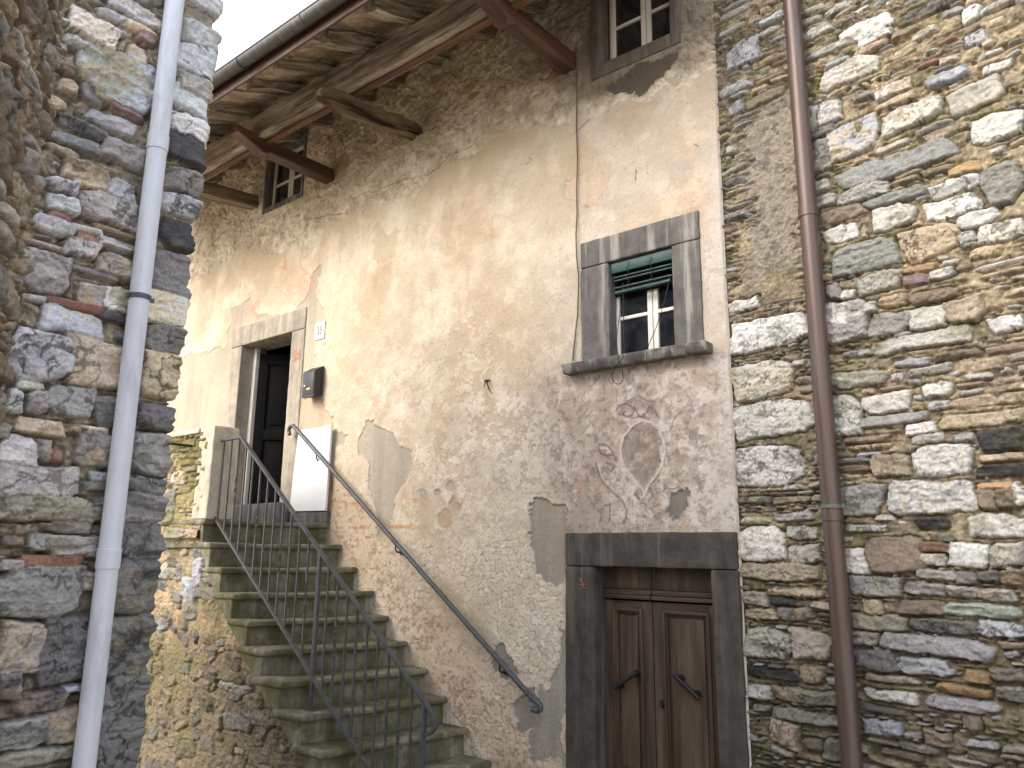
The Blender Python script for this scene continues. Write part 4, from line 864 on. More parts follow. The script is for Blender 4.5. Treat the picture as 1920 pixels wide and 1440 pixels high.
for p, q in (((1156, 1288), (1192, 1262)), ((1268, 1270), (1307, 1307))):
    a = ony(*p, dy - .045); b = ony(*q, dy - .045); t = (b - a) / np.linalg.norm(b - a)
    h = MB(); h.tube([a - t * .02, a - t * .018, a, b, b + t * .018, b + t * .02], [.006, .014, .0155, .0155, .014, .006], 12)
    for c in (a + t * .018, b - t * .018):
        h.tube([c, c + np.array([0, .05, 0])], .011, 10); h.tube([c + np.array([0, .034, 0]), c + np.array([0, .046, 0])], .026, 14)
    h.build("door_handle", M['dark_iron'], door)
k = ony(1243, 1318, dy); h = MB(); h.tube([k + np.array([0, -.012, 0]), k + np.array([0, .004, 0])], .019, 14); h.tube([k + np.array([0, -.014, -.01]), k + np.array([0, 0, -.035])], [.012, .007], 10); h.build("keyhole", M['dark_iron'], door)
# upper door
stone_frame("door_surround", UD_S, UD, M['door_stone'], .012, .22, False)
mb = MB(); reveal(mb, (UD[0] - .004, UD[1] + .004, UD[2] - .01, UD[3] + .003), .22, .34); mb.build("door_lining", M['door_stone'], house)
mb = MB(); mb.rbox((-8.62, -.16, .24 + 2.15), (-7.10, .22, .482 + 2.15), .012, .05, .004, 9, 12); mb.rbox((-7.095, -.05, .24 + 2.15), (-6.44, .02, .385 + 2.15), .010, .05, .004, 9, 13); mb.build("door_step", M['grey_stone'], house)
f = MB(); f.box((UD[0] + .002, .16, UD[2] + .01), (UD[0] + .065, .21, UD[3] - .004), .004); f.build("door_frame", M['white_paint'], house)
ang = math.radians(46); ca, sa = math.cos(ang), math.sin(ang); hx, hy = UD[0] + .075, .205; wd = .93
def sw(v): x = v[:, 0]; y = v[:, 1]; return np.stack([hx + x * ca - y * sa, hy + x * sa + y * ca, v[:, 2]], -1)
lf = MB(); zA, zB = UD[2] + .015, UD[3] - .07
def lb(a, b, bev=.004):
    t = MB(); t.box(a, b, bev); lf.add(sw(t.v[0]), t.f, t.g[0])
lb((0, 0, zA), (.11, .045, zB)); lb((wd - .11, 0, zA), (wd, .045, zB)); lb((.11, .001, zB - .13), (wd - .11, .045, zB)); lb((.11, .001, zA), (wd - .11, .045, zA + .2)); lb((.11, .001, zA + .80), (wd - .11, .045, zA + .92)); lb((.11, .018, zA), (wd - .11, .035, zB)); lb((.47, .002, zA + .1), (.55, .044, zB - .05))
for a, b in ((.12, .46), (.56, wd - .12)):
    for za, zb in ((zA + .21, zA + .79), (zA + .93, zB - .14)): lb((a + .05, .006, za + .05), (b - .05, .03, zb - .05), .012)
udoor = lf.build("door", M['black_wood'], house)
hm = MB(); pz = UD[2] + 1.02; pp = lambda x, y, z: sw(np.array([[x, y, z]]))[0]
hm.tube([pp(wd - .06, -.002, pz), pp(wd - .06, -.05, pz)], .010, 10); hm.tube([pp(wd - .06, -.05, pz), pp(wd - .12, -.055, pz - .008), pp(wd - .20, -.05, pz - .02)], .010, 10); hm.build("door_handle", M['zinc'], udoor)
# painted numerals left on the stone
def text_mesh(mb, s, size, origin, ux, uz, thick=.002):
    cu = bpy.data.curves.new("lettering", 'FONT'); cu.body = s; cu.size = size; cu.extrude = thick / 2; cu.align_x = 'CENTER'; cu.align_y = 'CENTER'; cu.offset = size * .008
    ob = bpy.data.objects.new("lettering", cu); me = ob.to_mesh()
    v = np.array([q.co[:] for q in me.vertices]); f = [list(p.vertices) for p in me.polygons]
    ux, uz, o = np.array(ux, float), np.array(uz, float), np.array(origin, float); n = np.cross(ux, uz)
    mb.add(o + v[:, :1] * ux + v[:, 1:2] * uz + v[:, 2:3] * n, f); ob.to_mesh_clear(); bpy.data.objects.remove(ob); bpy.data.curves.remove(cu)
p = ony(557, 666, -.0135); mb = MB(); text_mesh(mb, "26", .17, p, (.8, 0, 0.02), (0, 0, 1)); mb.build("painted_number", M['red_mark'], house, False)
mb = MB()
for a, b in (((1088, 1084), (1096, 1104)), ((1097, 1090), (1089, 1100)), ((1085, 1096), (1099, 1096))):
    q = [ony(*a, -.0215), ony(*b, -.0215)]; mb.tube(q, .004, 6, squash=.4)
mb.build("paint_mark", M['red_mark'], house)
# dark rooms behind the openings
rm = MB(); x0, x1, y0, y1, z0, z1 = XL, -2.2, .36, 4.5, 0, 7.1
v = [(x, y, z) for z in (z0, z1) for x, y in ((x0, .02), (x1, .02), (x1, y1), (x0, y1))]
rm.add(v, [[0, 3, 7, 4], [1, 2, 6, 5], [2, 3, 7, 6], [0, 1, 2, 3], [4, 5, 6, 7]])
for za in (2.5, 5.2): rm.add([(x0, .3, za), (x1, .3, za), (x1, y1, za), (x0, y1, za)], [[0, 1, 2, 3]])
rm.build("room_walls", M['inside'], house, False)

# ------------------------------------------------------------------ eaves
SL = .42
def zr(y): return 4.53 + 2.15 + SL * (y + .95)          # underside of the rafters
m = MB(); rg = random.Random(5)
m_cor = [(-3.475, .16, .155, 'red'), (-5.43, .22, .20, 'log'), (-6.86, .16, .150, 'red'), (-8.40, .18, .17, 'flat')]
for x, w_, h_, kd in m_cor:
    mb = MB()
    if kd == 'red':
        def prof(t): return (1, 1, 0) if t < .70 else ((1, 1.16, -.012) if t < .78 else (1, max(.45, 1.1 - (t - .78) * 2.9), .005 + (t - .78) * .20))
        timber(mb, (x, .05, 4.235 + 2.15), (x, -1.22, 4.20 + 2.15), w_, h_, .0025, int(-x * 10), prof, .06, .4); mb.build("corbel", M['red_wood'], house)
    elif kd == 'log':
        def prof(t): return (.85 + .14 * math.sin(t * 9 + 1) - .5 * max(0, t - .8), .85 + .18 * math.sin(t * 6 + .6) - 1.2 * max(0, t - .75), .006 * math.sin(t * 8) + .04 * max(0, t - .75))
        timber(mb, (x, .05, 4.29 + 2.15), (x + .02, -1.24, 4.08 + 2.15), w_, h_, .020, 54, prof, .45, 2.2); mb.build("corbel", M['log_wood'], house)
    else:
        timber(mb, (x, .05, 4.34 + 2.15), (x, -1.25, 4.20 + 2.15), w_, h_, .006, 84, None, .15); mb.build("corbel", M['grey_wood'], house)
mb = MB(); timber(mb, (XL, -.90, 4.39 + 2.15), (-2.16, -.90, 4.39 + 2.15), .20, .285, .010, 7, None, .25, 1.3); mb.build("eaves_beam", M['old_wood'], house)
mb = MB(); mb.rbox((XL, -.90, 4.225 + 2.15), (-2.17, -.835, 4.252 + 2.15), .006, .12, .003, 5, 9, axis='x'); mb.build("beam_board", M['board_red'], house)
for i, x in enumerate((-10.0, -9.35, -8.75, -8.15, -7.55, -6.91, -6.21, -5.72, -5.03, -4.42, -3.78, -3.15, -2.5)):
    mb = MB(); yt = -1.46 + rg.uniform(-.05, .04); y0 = .1; w_ = rg.uniform(.12, .165)
    def prof(t, q=rg.random()): return (1, 1 + .10 * math.sin(t * 7 + q * 6) - (max(0, t - .9) * 3.0 if q > .4 else 0), .008 * math.sin(t * 9 + q * 6))
    timber(mb, (x + rg.uniform(-.03, .03), y0, zr(y0) + .06), (x, yt, zr(yt) + .06), w_, .13, .022, 100 + i, prof, .35, 1.4); mb.build("rafter", M['old_wood'], house)
mb = MB(); x = XL; k = 0
while x < -2.15:                                       # soffit boards, laid across the rafters' run
    w_ = rg.uniform(.15, .26); x2 = min(x + w_, -2.15); n = 30; o = rg.uniform(-.010, .022); sg = rg.uniform(0, 50)
    ys = np.linspace(.12, -1.61 + rg.uniform(-.02, .015), n); xs = np.linspace(x + .003, x2 - .003, 7)
    X, Y = np.meshgrid(xs, ys); h = (fbm(X * 9 + sg, Y * 2.2, 4, 300 + k) - .5) * .014 + (ridge(X * 26 + sg, Y * 2.6, 3, 301 + k) - .6) * .007 + o + ((X - xs[0]) / w_ - .5) * rg.uniform(-.02, .02)
    Z = zr(Y) + .132 - np.maximum(h, -.006); v = np.stack([X, Y, Z], -1).reshape(-1, 3); v2 = np.stack([X, Y, zr(Y) + .165], -1).reshape(-1, 3); m7 = 7
    f = [[i * m7 + j, i * m7 + j + 1, (i + 1) * m7 + j + 1, (i + 1) * m7 + j] for i in range(n - 1) for j in range(m7 - 1)]
    g = np.stack([v[:, 0] + sg, v[:, 2], v[:, 1]], -1)
    mb.add(v, f, g); mb.add(v2, f, g)
    rim = [j for j in range(m7)] + [i * m7 + m7 - 1 for i in range(1, n)] + [(n - 1) * m7 + j for j in range(m7 - 2, -1, -1)] + [i * m7 for i in range(n - 2, 0, -1)]
    vv = np.concatenate([v[rim], v2[rim]]); gg = np.concatenate([g[rim], g[rim]]); q = len(rim); mb.add(vv, [[i, (i + 1) % q, (i + 1) % q + q, i + q] for i in range(q)], gg)
    x = x2; k += 1
mb.build("soffit_boards", M['plank'], house)
yf = -1.635; mb = MB(); mb.rbox((XL, yf - .022, zr(yf) - .02), (-2.16, yf, zr(yf) + .20), .005, .15, .002, 5, 19, axis='x'); mb.build("fascia", M['red_wood'], house)
gy, gz, gr_ = yf - .092, zr(yf) + .122, .068
mb = MB(); n = 16; xs = np.arange(XL, -2.14, .11); v = []; 
for x in xs:
    for r_ in (gr_, gr_ - .004):
        for k in range(n + 1):
            th = math.pi + math.pi * k / n; v.append((x, gy + math.cos(th) * r_, gz + math.sin(th) * r_ + .006 * math.sin(x * 1.7)))
W2 = 2 * (n + 1); f = []
for i in range(len(xs) - 1):
    for k in range(n):
        a = i * W2 + k; f.append([a, a + W2, a + W2 + 1, a + 1]); b = a + n + 1; f.append([b, b + 1, b + W2 + 1, b + W2])
    for a in (0, n): f.append([i * W2 + a, i * W2 + a + n + 1, (i + 1) * W2 + a + n + 1, (i + 1) * W2 + a])
mb.add(v, f); mb.tube([(XL, gy - gr_, gz + .003), (-2.16, gy - gr_, gz + .003)], .008, 8)
gut = mb.build("gutter", M['zinc'], house)
for x in np.arange(-9.7, -2.2, .95):
    mb = MB(); mb.tube([(x, gy + math.cos(t) * (gr_ + .004), gz + math.sin(t) * (gr_ + .004)) for t in np.linspace(math.pi * .98, math.pi * 2, 14)], .006, 6); mb.build("gutter_bracket", M['iron'], gut)
mb = MB(); v = []; nx = 150                              # tiled roof slope above, seen only from higher up
for x in np.linspace(XL, -2.1, nx):
    for y in (-1.68, -.4, 1.2, 4.6): v.append((x, y, zr(y) + .19 + .02 * math.sin(x * 31)))
mb.add(v, [[i * 4 + j, i * 4 + j + 1, i * 4 + j + 5, i * 4 + j + 4] for i in range(nx - 1) for j in range(3)])
mb.add([(XL, .1, 7.0), (XL, 4.6, 7.0), (XL, 4.6, zr(4.6) + .1), (XL, .1, zr(.1) + .1)], [[0, 1, 2, 3]]); mb.build("roof", M['tile'], house)

# ================================================================== STAIRS
Zc = 2.15
NOSE = [(-6.433, .261), (-6.212, .050), (-5.958, -.166), (-5.703, -.376), (-5.466, -.584), (-5.215, -.785), (-4.954, -.988), (-4.715, -1.192), (-4.470, -1.400), (-4.225, -1.605), (-3.98, -1.81), (-3.735, -2.01)]
YOUT = [-1.20, -1.205, -1.20, -1.22, -1.215, -1.245, -1.27, -1.275, -1.28, -1.285, -1.285, -1.29]
SHEAR = [-.28, -.35, -.39, -.38, -.37, -.31, -.27, -.24, -.24, -.24, -.22, -.2]
stair = thing("staircase", "mossy grey stone staircase of worn nosed steps climbing left to the open upper door", "staircase")
for i, ((x, z), yo, shx) in enumerate(zip(NOSE, YOUT, SHEAR)):
    z += Zc; rg = random.Random(40 + i); sh = shx / 1.2
    prev = NOSE[i - 1] if i else (-9.9, .261); shp = SHEAR[i - 1] / 1.2 if i else 0
    def fn(v, sh=sh, shp=shp, x=x, xp=prev[0]):        # the treads splay: front edge and back edge turn by different amounts
        t = np.clip((v[:, 0] - xp) / (x - xp), -.3, 1.1); o = v.copy(); o[:, 0] += (-v[:, 1]) * (sh * t + shp * (1 - t)); return o
    mb = MB(); back = prev[0] - .10 if i else -9.9
    wear = lambda v, f0=fn, s=rg.random() * 9, z=z: (lambda o: np.stack([o[:, 0], o[:, 1], o[:, 2] - .010 * np.exp(-((o[:, 1] + .62) / .33) ** 2) * (o[:, 2] > z - .02)], -1))(f0(v))
    mb.rbox((back, yo - .016, z - .052), (x, -.004, z), .020, .04, .009, 9, 50 + i, fn=wear)
    xb = prev[0] - .10 if i else -9.9
    def wedge(v, f0=fn, xb=xb, xf=x - .054, zt=z - .048, i=i):      # each block tapers to nothing under the tread above
        o = v.copy(); t = np.clip((v[:, 0] - xb) / (xf - xb), .06, 1) if i else 1.0
        o[:, 2] = zt - (zt - v[:, 2]) * t; return f0(o)
    mb.rbox((xb, yo + .006, z - .262), (x - .054, -.006, z - .048), .008, .05, .006, 7, 70 + i, fn=wedge)
    mb.build("step" if i else "landing", M['step_stone'], stair)

def build_stair_wall():
    d = np.array([1.0, -.030, 0]); d /= np.linalg.norm(d); p0 = (-9.6, -1.068, 0); to_uv, mapf, nrm = planar(p0, d)
    us = np.arange(0, 6.35, .0085); vs = np.arange(0.0, 2.43, .0085); w = Wall(us, vs, 61, 1.2)
    w.mortar((.40, .33, .22), (.28, .235, .165), .010)
    w.H += (fbm(w.U * 5, w.V * 5, 6, 62, .6) - .5) * .05 + (ridge(w.U * 24, w.V * 28, 5, 63) - .6) * .016 - .006
    w.C = mixc(w.C, S(204, 178, 142), sstep(.48, .6, fbm(w.U * 1.6, w.V * 1.6, 4, 64)) * sstep(.9, 1.6, w.V) * .8)
    low = sstep(2.0, 1.1, w.V + (w.big - .5) * .8)
    rg = w.rng
    for _ in range(1100):
        cu = rg.uniform(us[0], us[-1]); cv = rg.uniform(.1, 2.2); a = rg.uniform(.02, .10) if rg.random() < .6 else rg.uniform(.06, .16); b = a * rg.uniform(.3, .7)
        if rg.random() < .35 + .65 * (cv < 1.5) and w.occf(cu - a, cu + a, cv - b, cv + b) < .05: w.lay(cu, cv, a, b, rg.choice('ggtbdtlgt'), .010, rg.uniform(-.4, .4))
    for x, y, bw, bh, k in ((372, 1070, 10, 34, 'l'), (385, 1112, 22, 16, 's'), (318, 1075, 20, 14, 'l'), (510, 1278, 16, 22, 'g'), (440, 1290, 30, 10, 'W'), (488, 1346, 34, 22, 'g'), (445, 1355, 28, 20, 'g'), (300, 1170, 18, 14, 'l')):
        m = to_uv(x, y); r = to_uv(x + bw, y); t = to_uv(x, y - bh); w.lay(m[0], m[1], abs(r[0] - m[0]), abs(t[1] - m[1]) * .8, k, .018)
    w.C *= .95; w.C = mixc(w.C, np.array(S(84, 78, 66)) * (.6 + .8 * w.chip)[..., None], low * .6)
    mo = fbm(w.U * 3.5, w.V * 3.5, 5, 65); w.C = mixc(w.C, np.array(S(118, 112, 72)) * (.6 + .8 * w.chip)[..., None], sstep(.50, .64, mo * .7 + w.chip * .3) * .5)
    near = p0[0] + w.U * d[0]
    top = np.interp(near[0], [-9.6, -6.80, -6.79] + [n[0] + s - .02 for n, s in zip(NOSE[1:-1], SHEAR[1:-1])], [2.41, 2.38, 2.14] + [n[1] + Zc - .075 for n in NOSE[2:]])
    keep = (vs[1:, None] < np.minimum(top[:-1], top[1:])[None, :])
    w.build("side_wall", mapf, M['rubble'], keep, stair)
build_stair_wall()

def build_parapet():
    t = thing("parapet", "mossy stone parapet with a whitewashed end post beside the top of the stairs", "parapet")
    d = np.array([1.0, 0, 0]); p0 = (-9.7, -1.20, 0); to_uv, mapf, nrm = planar(p0, d)
    us = np.arange(0, 2.905, .0085); vs = np.arange(2.19, 3.235, .0075); w = Wall(us, vs, 71)
    w.mortar((.44, .37, .23), (.32, .27, .16), .010)
    for x0, y0, x1, y1, k in ((240, 585, 375, 720, 'W'), (155, 770, 275, 1110, 's'), (435, 585, 530, 630, 'r'), (360, 525, 490, 585, 's'), (165, 520, 270, 600, 'r'), (340, 470, 440, 520, 'b'), (440, 460, 550, 520, 't'), (420, 320, 550, 400, 't'), (320, 380, 550, 450, 't'), (170, 1165, 350, 1290, 's'), (350, 1180, 540, 1260, 't'), (430, 660, 530, 740, 'b'), (205, 285, 320, 380, 't'), (330, 330, 410, 380, 't'), (160, 680, 230, 750, 't'), (190, 460, 250, 520, 'b'), (270, 600, 320, 640, 'r')):
        w.px(to_uv, [(x0, y0, x1, y1, k)], 280, 780, 5.54, .014)
    w.fill('ttbgt', (.04, .10), .012, .5, 100)
    w.C = mixc(w.C, np.array(S(132, 126, 70)) * (.6 + .8 * w.chip)[..., None], sstep(.46, .6, w.big * .6 + w.chip * .4) * .6)
    top = sstep(3.02, 3.1, w.V + (w.big - .5) * .2); w.C = mixc(w.C, np.array(S(92, 92, 52)) * (.6 + .8 * w.chip)[..., None], top * .6)
    low = sstep(2.24, 2.225, w.V); w.H -= low * .02; w.H += sstep(.02, .0, np.abs(w.V - 2.245)) * .03
    w.build("wall", mapf, M['rubble'], None, t)
    m = MB(); m.box((-9.7, -1.165, 2.42), (-6.90, -.96, 3.225)); m.build("core", M['pillar_stone'], t, False)
    m = MB(); m.rbox((-9.7, -1.225, 3.228), (-6.955, -.94, 3.275), .012, .06, .006, 8, 81); m.build("coping", M['pillar_stone'], t)
    m = MB(); m.rbox((-6.95, -1.212, 2.412), (-6.695, -.945, 3.285), .016, .04, .008, 8, 83); m.build("end_post", M['pillar_stone'], t)
build_parapet()
mb = MB(); a = np.array([-7.10, -1.19, 3.115]); mb.tube([a, a + np.array([0, -.85, .0])], .013, 8); tag(mb.build("iron_bar", M['rust_iron']), "rusty iron bar jutting out of the mossy parapet below its coping", "iron bar")

# ------------------------------------------------------------------ stair railing
RY = -1.12
rail = thing("stair_railing", "grey painted iron railing with thin balusters along the outer edge of the stone stairs", "railing")
Pt = lambda x, z, y=RY: np.array([x, y, z + Zc])
TA, TB, TC = (-6.70, .997), (-6.371, 1.0), (-3.86, -1.005); BA, BB = (-6.735, .306), (-3.62, -2.09)
def flat(mb, pts, w_, h_):                          # flat bar swept in the plane of the railing
    V = []
    for i, p in enumerate(pts):
        t = (pts[min(i + 1, len(pts) - 1)] - pts[max(i - 1, 0)]); t = t / np.linalg.norm(t); n = np.array([-t[2], 0, t[0]])
        V += [p + n * h_ + np.array([0, -w_, 0]), p + n * h_ + np.array([0, w_, 0]), p - n * h_ + np.array([0, w_, 0]), p - n * h_ + np.array([0, -w_, 0])]
    m = len(pts); f = [[i * 4 + k, i * 4 + (k + 1) % 4, i * 4 + 4 + (k + 1) % 4, i * 4 + 4 + k] for i in range(m - 1) for k in range(4)] + [[3, 2, 1, 0], [m * 4 - 4, m * 4 - 3, m * 4 - 2, m * 4 - 1]]
    mb.add(V, f); return mb
cur = [Pt(*TA), Pt(-6.40, 1.0), Pt(*TB), Pt(-6.35, .985)] + [Pt(TB[0] + (TC[0] - TB[0]) * t, TB[1] + (TC[1] - TB[1]) * t) for t in np.linspace(.02, 1, 30)]
for px_, py_ in ((812, 1341), (816.5, 1352), (816, 1364), (810, 1373), (802, 1378), (796, 1376)): cur.append(ony(px_, py_, RY))
flat(MB(), cur, .018, .009).build("top_rail", M['iron'], rail).parent = rail
br = [Pt(BA[0] + (BB[0] - BA[0]) * t, BA[1] + (BB[1] - BA[1]) * t) for t in np.linspace(0, 1, 12)]
flat(MB(), br, .014, .010).build("bottom_rail", M['iron'], rail)
def z_top(x): return TB[1] + (TC[1] - TB[1]) * (x - TB[0]) / (TC[0] - TB[0]) if x > TB[0] else 1.0
def z_bot(x): return BA[1] + (BB[1] - BA[1]) * (x - BA[0]) / (BB[0] - BA[0])
def tread_z(x):
    zz = NOSE[0][1]
    for (nx, nz), s_ in zip(NOSE, SHEAR):
        if x > nx + s_ * 1.12 / 1.2: zz = nz - .205
    return zz
for x in (-5.10, -3.885):
    m = MB(); m.box((x - .018, RY - .012, tread_z(x) + Zc - .01), (x + .018, RY + .012, z_top(x) + Zc - .004), .003); m.box((x - .04, RY - .03, tread_z(x) + Zc - .012), (x + .04, RY + .03, tread_z(x) + Zc - .002 + .006), .002); m.build("post", M['iron'], rail)
def baluster(x, twist):
    m = MB(); za, zb = z_bot(x) + Zc, z_top(x) + Zc - .006; r = .0068; n = 44 if twist else 2; V = []; zm = (za + zb) / 2
    for i in range(n + 1):
        t = i / n; z = za + (zb - za) * t; a = 0.0
        if twist:
            q = np.clip((z - zm + .12) / .24, 0, 1); a = q * 2 * math.pi * 1.5; k = math.exp(-((z - zm) / .10) ** 2); sx, sy = r * (1 + .9 * k), r * (1 - .35 * k)
        else: sx = sy = r
        for cx_, cy_ in ((-1, -1), (1, -1), (1, 1), (-1, 1)):
            V.append((x + cx_ * sx * math.cos(a) - cy_ * sy * math.sin(a), RY + cx_ * sx * math.sin(a) + cy_ * sy * math.cos(a), z))
    f = [[i * 4 + k, i * 4 + (k + 1) % 4, i * 4 + 4 + (k + 1) % 4, i * 4 + 4 + k] for i in range(n) for k in range(4)]
    m.add(V, f); m.build("baluster", M['iron'], rail)
for k in range(12):
    baluster(-6.655 + k * .1275, k % 3 == 2)
for k in range(1, 10): baluster(-5.10 + k * .1215, k % 3 == 2)
# wall handrail
hr = thing("handrail", "grey tubular handrail on brackets, sloping down the plastered facade beside the stairs", "handrail")
H0, H1 = ony(550, 798, -.085), ony(1000, 1312, -.085); t = (H1 - H0) / np.linalg.norm(H1 - H0)
pts = [ony(543, 815, -.085), ony(541, 807, -.085), ony(544, 800, -.085), H0] + [H0 + (H1 - H0) * k for k in np.linspace(.02, .98, 20)] + [H1] + [ony(x, y, -.085) for x, y in ((1008, 1317), (1013, 1323), (1014, 1329), (1009, 1333), (1003, 1331), (998, 1329))]
m = MB(); m.tube(pts, .0215, 14); m.build("rail", M['iron'], hr)
for px_, py_ in ((594, 848), (745, 1012), (938, 1238)):
    p = ony(px_, py_, -.085); k = np.dot(p - H0, t); p = H0 + t * k
    m = MB(); m.tube([p + np.array([0, 0, -.015]), p + np.array([0, .0, -.06]), p + np.array([0, .02, -.085]), p + np.array([0, .09, -.085])], .0075, 8); m.tube([p + np.array([0, .074, -.085]), p + np.array([0, .084, -.085])], .026, 12); m.build("bracket", M['dark_iron'], hr)

# ------------------------------------------------------------------ small things on the facade
def downpipe(name, label, uv, p0, d, nrm, line, rad, mat, off, joints, clamps, sleeves=()):
    """pipe whose centre line runs through the two pixels of `line`, standing `off` from the wall"""
    t = thing(name, label, "downpipe")
    p0 = np.array(p0, float) + nrm * off
    A = hit(*line[0], p0, nrm); B = hit(*line[1], p0, nrm)
    at = lambda z: A + (B - A) * ((z - A[2]) / (B[2] - A[2]))
    zs = sorted(set([.25, 7.1 if rad > .05 else 6.1] + [hit(*j, p0, nrm)[2] for j in joints]))
    zs = [zs[0]] + zs[1:]
    for a, b in zip(zs[:-1], zs[1:]):
        m = MB(); n = max(4, int((b - a) / .2)); q = [at(a + (b - a) * k / n) for k in range(n + 1)]
        m.tube(q, rad, 28); m.build("pipe", mat, t)
    for j in joints:
        z = hit(*j, p0, nrm)[2]; m = MB(); h_ = .042 if rad < .05 else .035
        m.tube([at(z - h_ * .8), at(z - h_ * .78), at(z + h_), at(z + h_ * 1.06)], [rad * 1.01, rad * 1.09, rad * 1.09, rad * 1.0], 28); m.build("socket", mat, t)
    for c, mt in clamps:
        z = hit(*c, p0, nrm)[2]; m = MB()
        m.tube([at(z - .011), at(z - .0105), at(z + .0105), at(z + .011)], [rad * 1.0, rad * 1.10, rad * 1.10, rad * 1.0], 28)
        c0 = at(z); sd = np.cross(nrm, [0, 0, 1.0])
        for s_ in (-1, 1): m.box(c0 + sd * s_ * (rad + .001) - np.array([.004, .004, .010]), c0 + sd * s_ * (rad + .018) + np.array([.004, .004, .010]), .002)
        m.tube([c0 - nrm * rad * .9, c0 - nrm * (off + .03)], .006, 8); m.build("clamp", M[mt], t)
    return t
downpipe("downpipe", "pale grey plastic downpipe on the dark stone house corner at the left", left_uv, (LX, LY, 0), np.array([0, 1.0, 0]), left_n, ((328, 0), (157, 1440)), .0415, M['white_pipe'], .075, ((300, 272), (206, 1050)), (((266, 559), 'iron'),))
downpipe("downpipe", "brown copper downpipe running down the pale rubble house at the right", right_uv, (-2.115, .03, 0), right_d, right_n, ((1484, 0), (1598, 1440)), .058, M['copper_pipe'], .10, ((1511, 402), (1553, 968)), (((1550, 950), 'verdigris'),))
# letter box
mbx = MB(); x0, x1 = -6.915, -6.695
v = [(x, y, z + Zc) for x in (x0, x1) for y, z in ((-.008, 1.615), (-.120, 1.588), (-.120, 1.875), (-.008, 1.945))]
bm = bmesh.new(); vs_ = [bm.verts.new(q) for q in v]
for f in ((0, 1, 2, 3), (7, 6, 5, 4), (0, 4, 5, 1), (1, 5, 6, 2), (2, 6, 7, 3), (3, 7, 4, 0)): bm.faces.new([vs_[i] for i in f])
bmesh.ops.bevel(bm, geom=bm.edges[:], offset=.006, segments=2, affect='EDGES'); bm.verts.index_update()
mbx.add([q.co[:] for q in bm.verts], [[q.index for q in f.verts] for f in bm.faces]); bm.free()
lbx = mbx.build("letter_box", M['black_box']); tag(lbx, "black metal letter box hung on the facade right of the upper door", "letter box")
m = MB(); m.box((x0 + .018, -.1245, 1.62 + Zc), (x1 - .018, -.119, 1.855 + Zc), .003); m.build("lid", M['black_box'], lbx)
m = MB(); m.box((x0 + .09, -.1275, 1.668 + Zc), (x0 + .15, -.1235, 1.69 + Zc), .001); m.build("name_plate", M['brass'], lbx)
m = MB(); m.tube([(x0 + .055, -.130, 1.72 + Zc), (x0 + .055, -.122, 1.72 + Zc)], .010, 12); m.build("lock", M['enamel'], lbx)
# number plate
m = MB(); m.box((-6.89, -.022, 2.256 + Zc), (-6.722, -.012, 2.452 + Zc), .003); npl = m.build("number_plate", M['enamel']); tag(npl, "white house number plate reading 35, right of the upper door frame", "number plate")
m = MB(); text_mesh(m, "35", .125, (-6.806, -.0235, 2.352 + Zc), (.80, 0, 0), (0, 0, 1)); m.build("digits", M['blue'], npl, False)
m = MB()
for zz, x_a, x_b in ((2.432, -6.86, -6.76), (2.277, -6.86, -6.75)):
    m = MB()
    for k in range(7):
        xa = x_a + (x_b - x_a) * k / 7; m.box((xa, -.0235, zz + Zc - .004), (xa + .007, -.0215, zz + Zc + .004))
    m.build("small_print", M['blue'], npl, False)
# white sheet
m = MB(); v = [(-7.00, 1.258), (-6.447, 1.254), (-6.452, .386), (-7.07, .392)]; q = [(x, y, z + Zc) for y in (-.062, -.038) for x, z in v]
m.add(q, [[0, 1, 2, 3], [7, 6, 5, 4], [0, 4, 5, 1], [1, 5, 6, 2], [2, 6, 7, 3], [3, 7, 4, 0]])
for a, b in (((566, 822), (573, 836)), ((580, 830), (590, 832)), ((568, 868), (574, 878)), ((607, 838), (612, 845))):
    pass
tag(m.build("white_panel", M['board'], None, False), "plain white panel leaning upright against the facade beside the upper door", "panel")
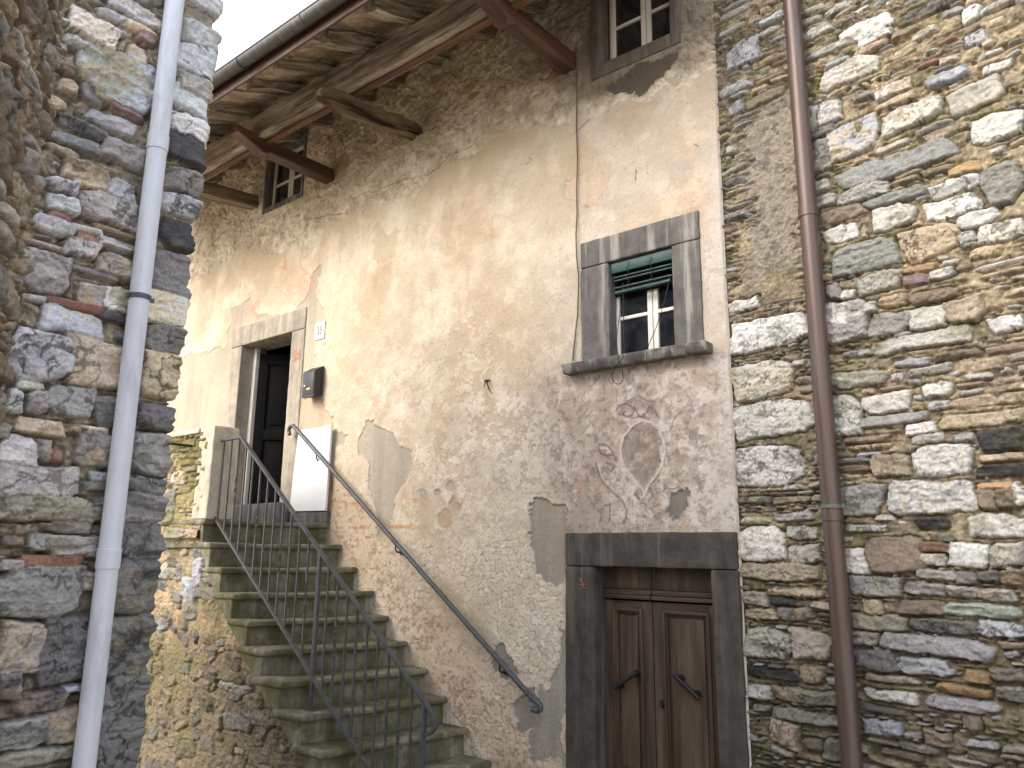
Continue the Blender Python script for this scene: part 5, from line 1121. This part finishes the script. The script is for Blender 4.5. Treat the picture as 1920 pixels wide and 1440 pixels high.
# iron twig-like hook
m = MB(); a = fac(916, 715); m.tube([a + np.array([0, -.01, 0]), a + np.array([.01, -.05, .0]), a + np.array([.03, -.05, -.04]), a + np.array([.07, -.03, -.13])], [.009, .008, .006, .003], 6); m.tube([a + np.array([.02, .02, .01]), a + np.array([.02, -.05, .0]), a + np.array([.045, -.045, -.09])], [.008, .007, .003], 6); m.tube([a + np.array([.0, -.05, 0]), a + np.array([.005, -.055, -.06])], [.006, .003], 6)
tag(m.build("wall_hook", M['rust_iron']), "small rusty twisted iron hook in the middle of the plaster facade", "hook")
# cable down the facade
pts = [ony(x, y, -.016) for x, y in ((1081, 90), (1081, 140), (1082, 190), (1081, 240), (1083, 300), (1081, 360), (1082, 400), (1080, 440), (1081, 480), (1085, 520), (1084, 560), (1083, 590), (1079, 625), (1076, 655), (1074, 676))]
m = MB(); m.tube(pts, .0062, 6); tag(m.build("cable", M['cable']), "thin brown cable running down the facade from the right red corbel to the window sill", "cable")
def cord(pix, r=.0032):
    m = MB(); p = [ony(x, y, yy) for x, y, yy in pix]; q = []
    for i in range(len(p) - 1):
        p0_, p1_, p2_, p3_ = p[max(i - 1, 0)], p[i], p[i + 1], p[min(i + 2, len(p) - 1)]
        for t in np.linspace(0, 1, 7)[:-1]: q.append(.5 * (2 * p1_ + (p2_ - p0_) * t + (2 * p0_ - 5 * p1_ + 4 * p2_ - p3_) * t * t + (3 * p1_ - p0_ - 3 * p2_ + p3_) * t ** 3))
    m.tube(q + [p[-1]], r, 6); return m
tag(cord([(1168, 530, .02), (1169, 600, .01), (1170, 640, -.02), (1169, 668, -.13), (1158, 682, -.135), (1149, 700, -.12), (1150, 715, -.11), (1160, 720, -.11), (1168, 712, -.12), (1166, 690, -.135), (1160, 672, -.13), (1156, 640, -.02), (1159, 610, .0), (1165, 570, .02)]).build("cord", M['black_cable']), "black cord looping below the sill of the window with the green blind", "cord")
tag(cord([(1256, 520, .02), (1247, 560, .01), (1238, 590, .0), (1228, 620, -.02), (1217, 645, -.05), (1213, 662, -.13), (1213, 676, -.13)]).build("cord", M['black_cable']), "black cord slanting across the right leaf of the window with the green blind", "cord")
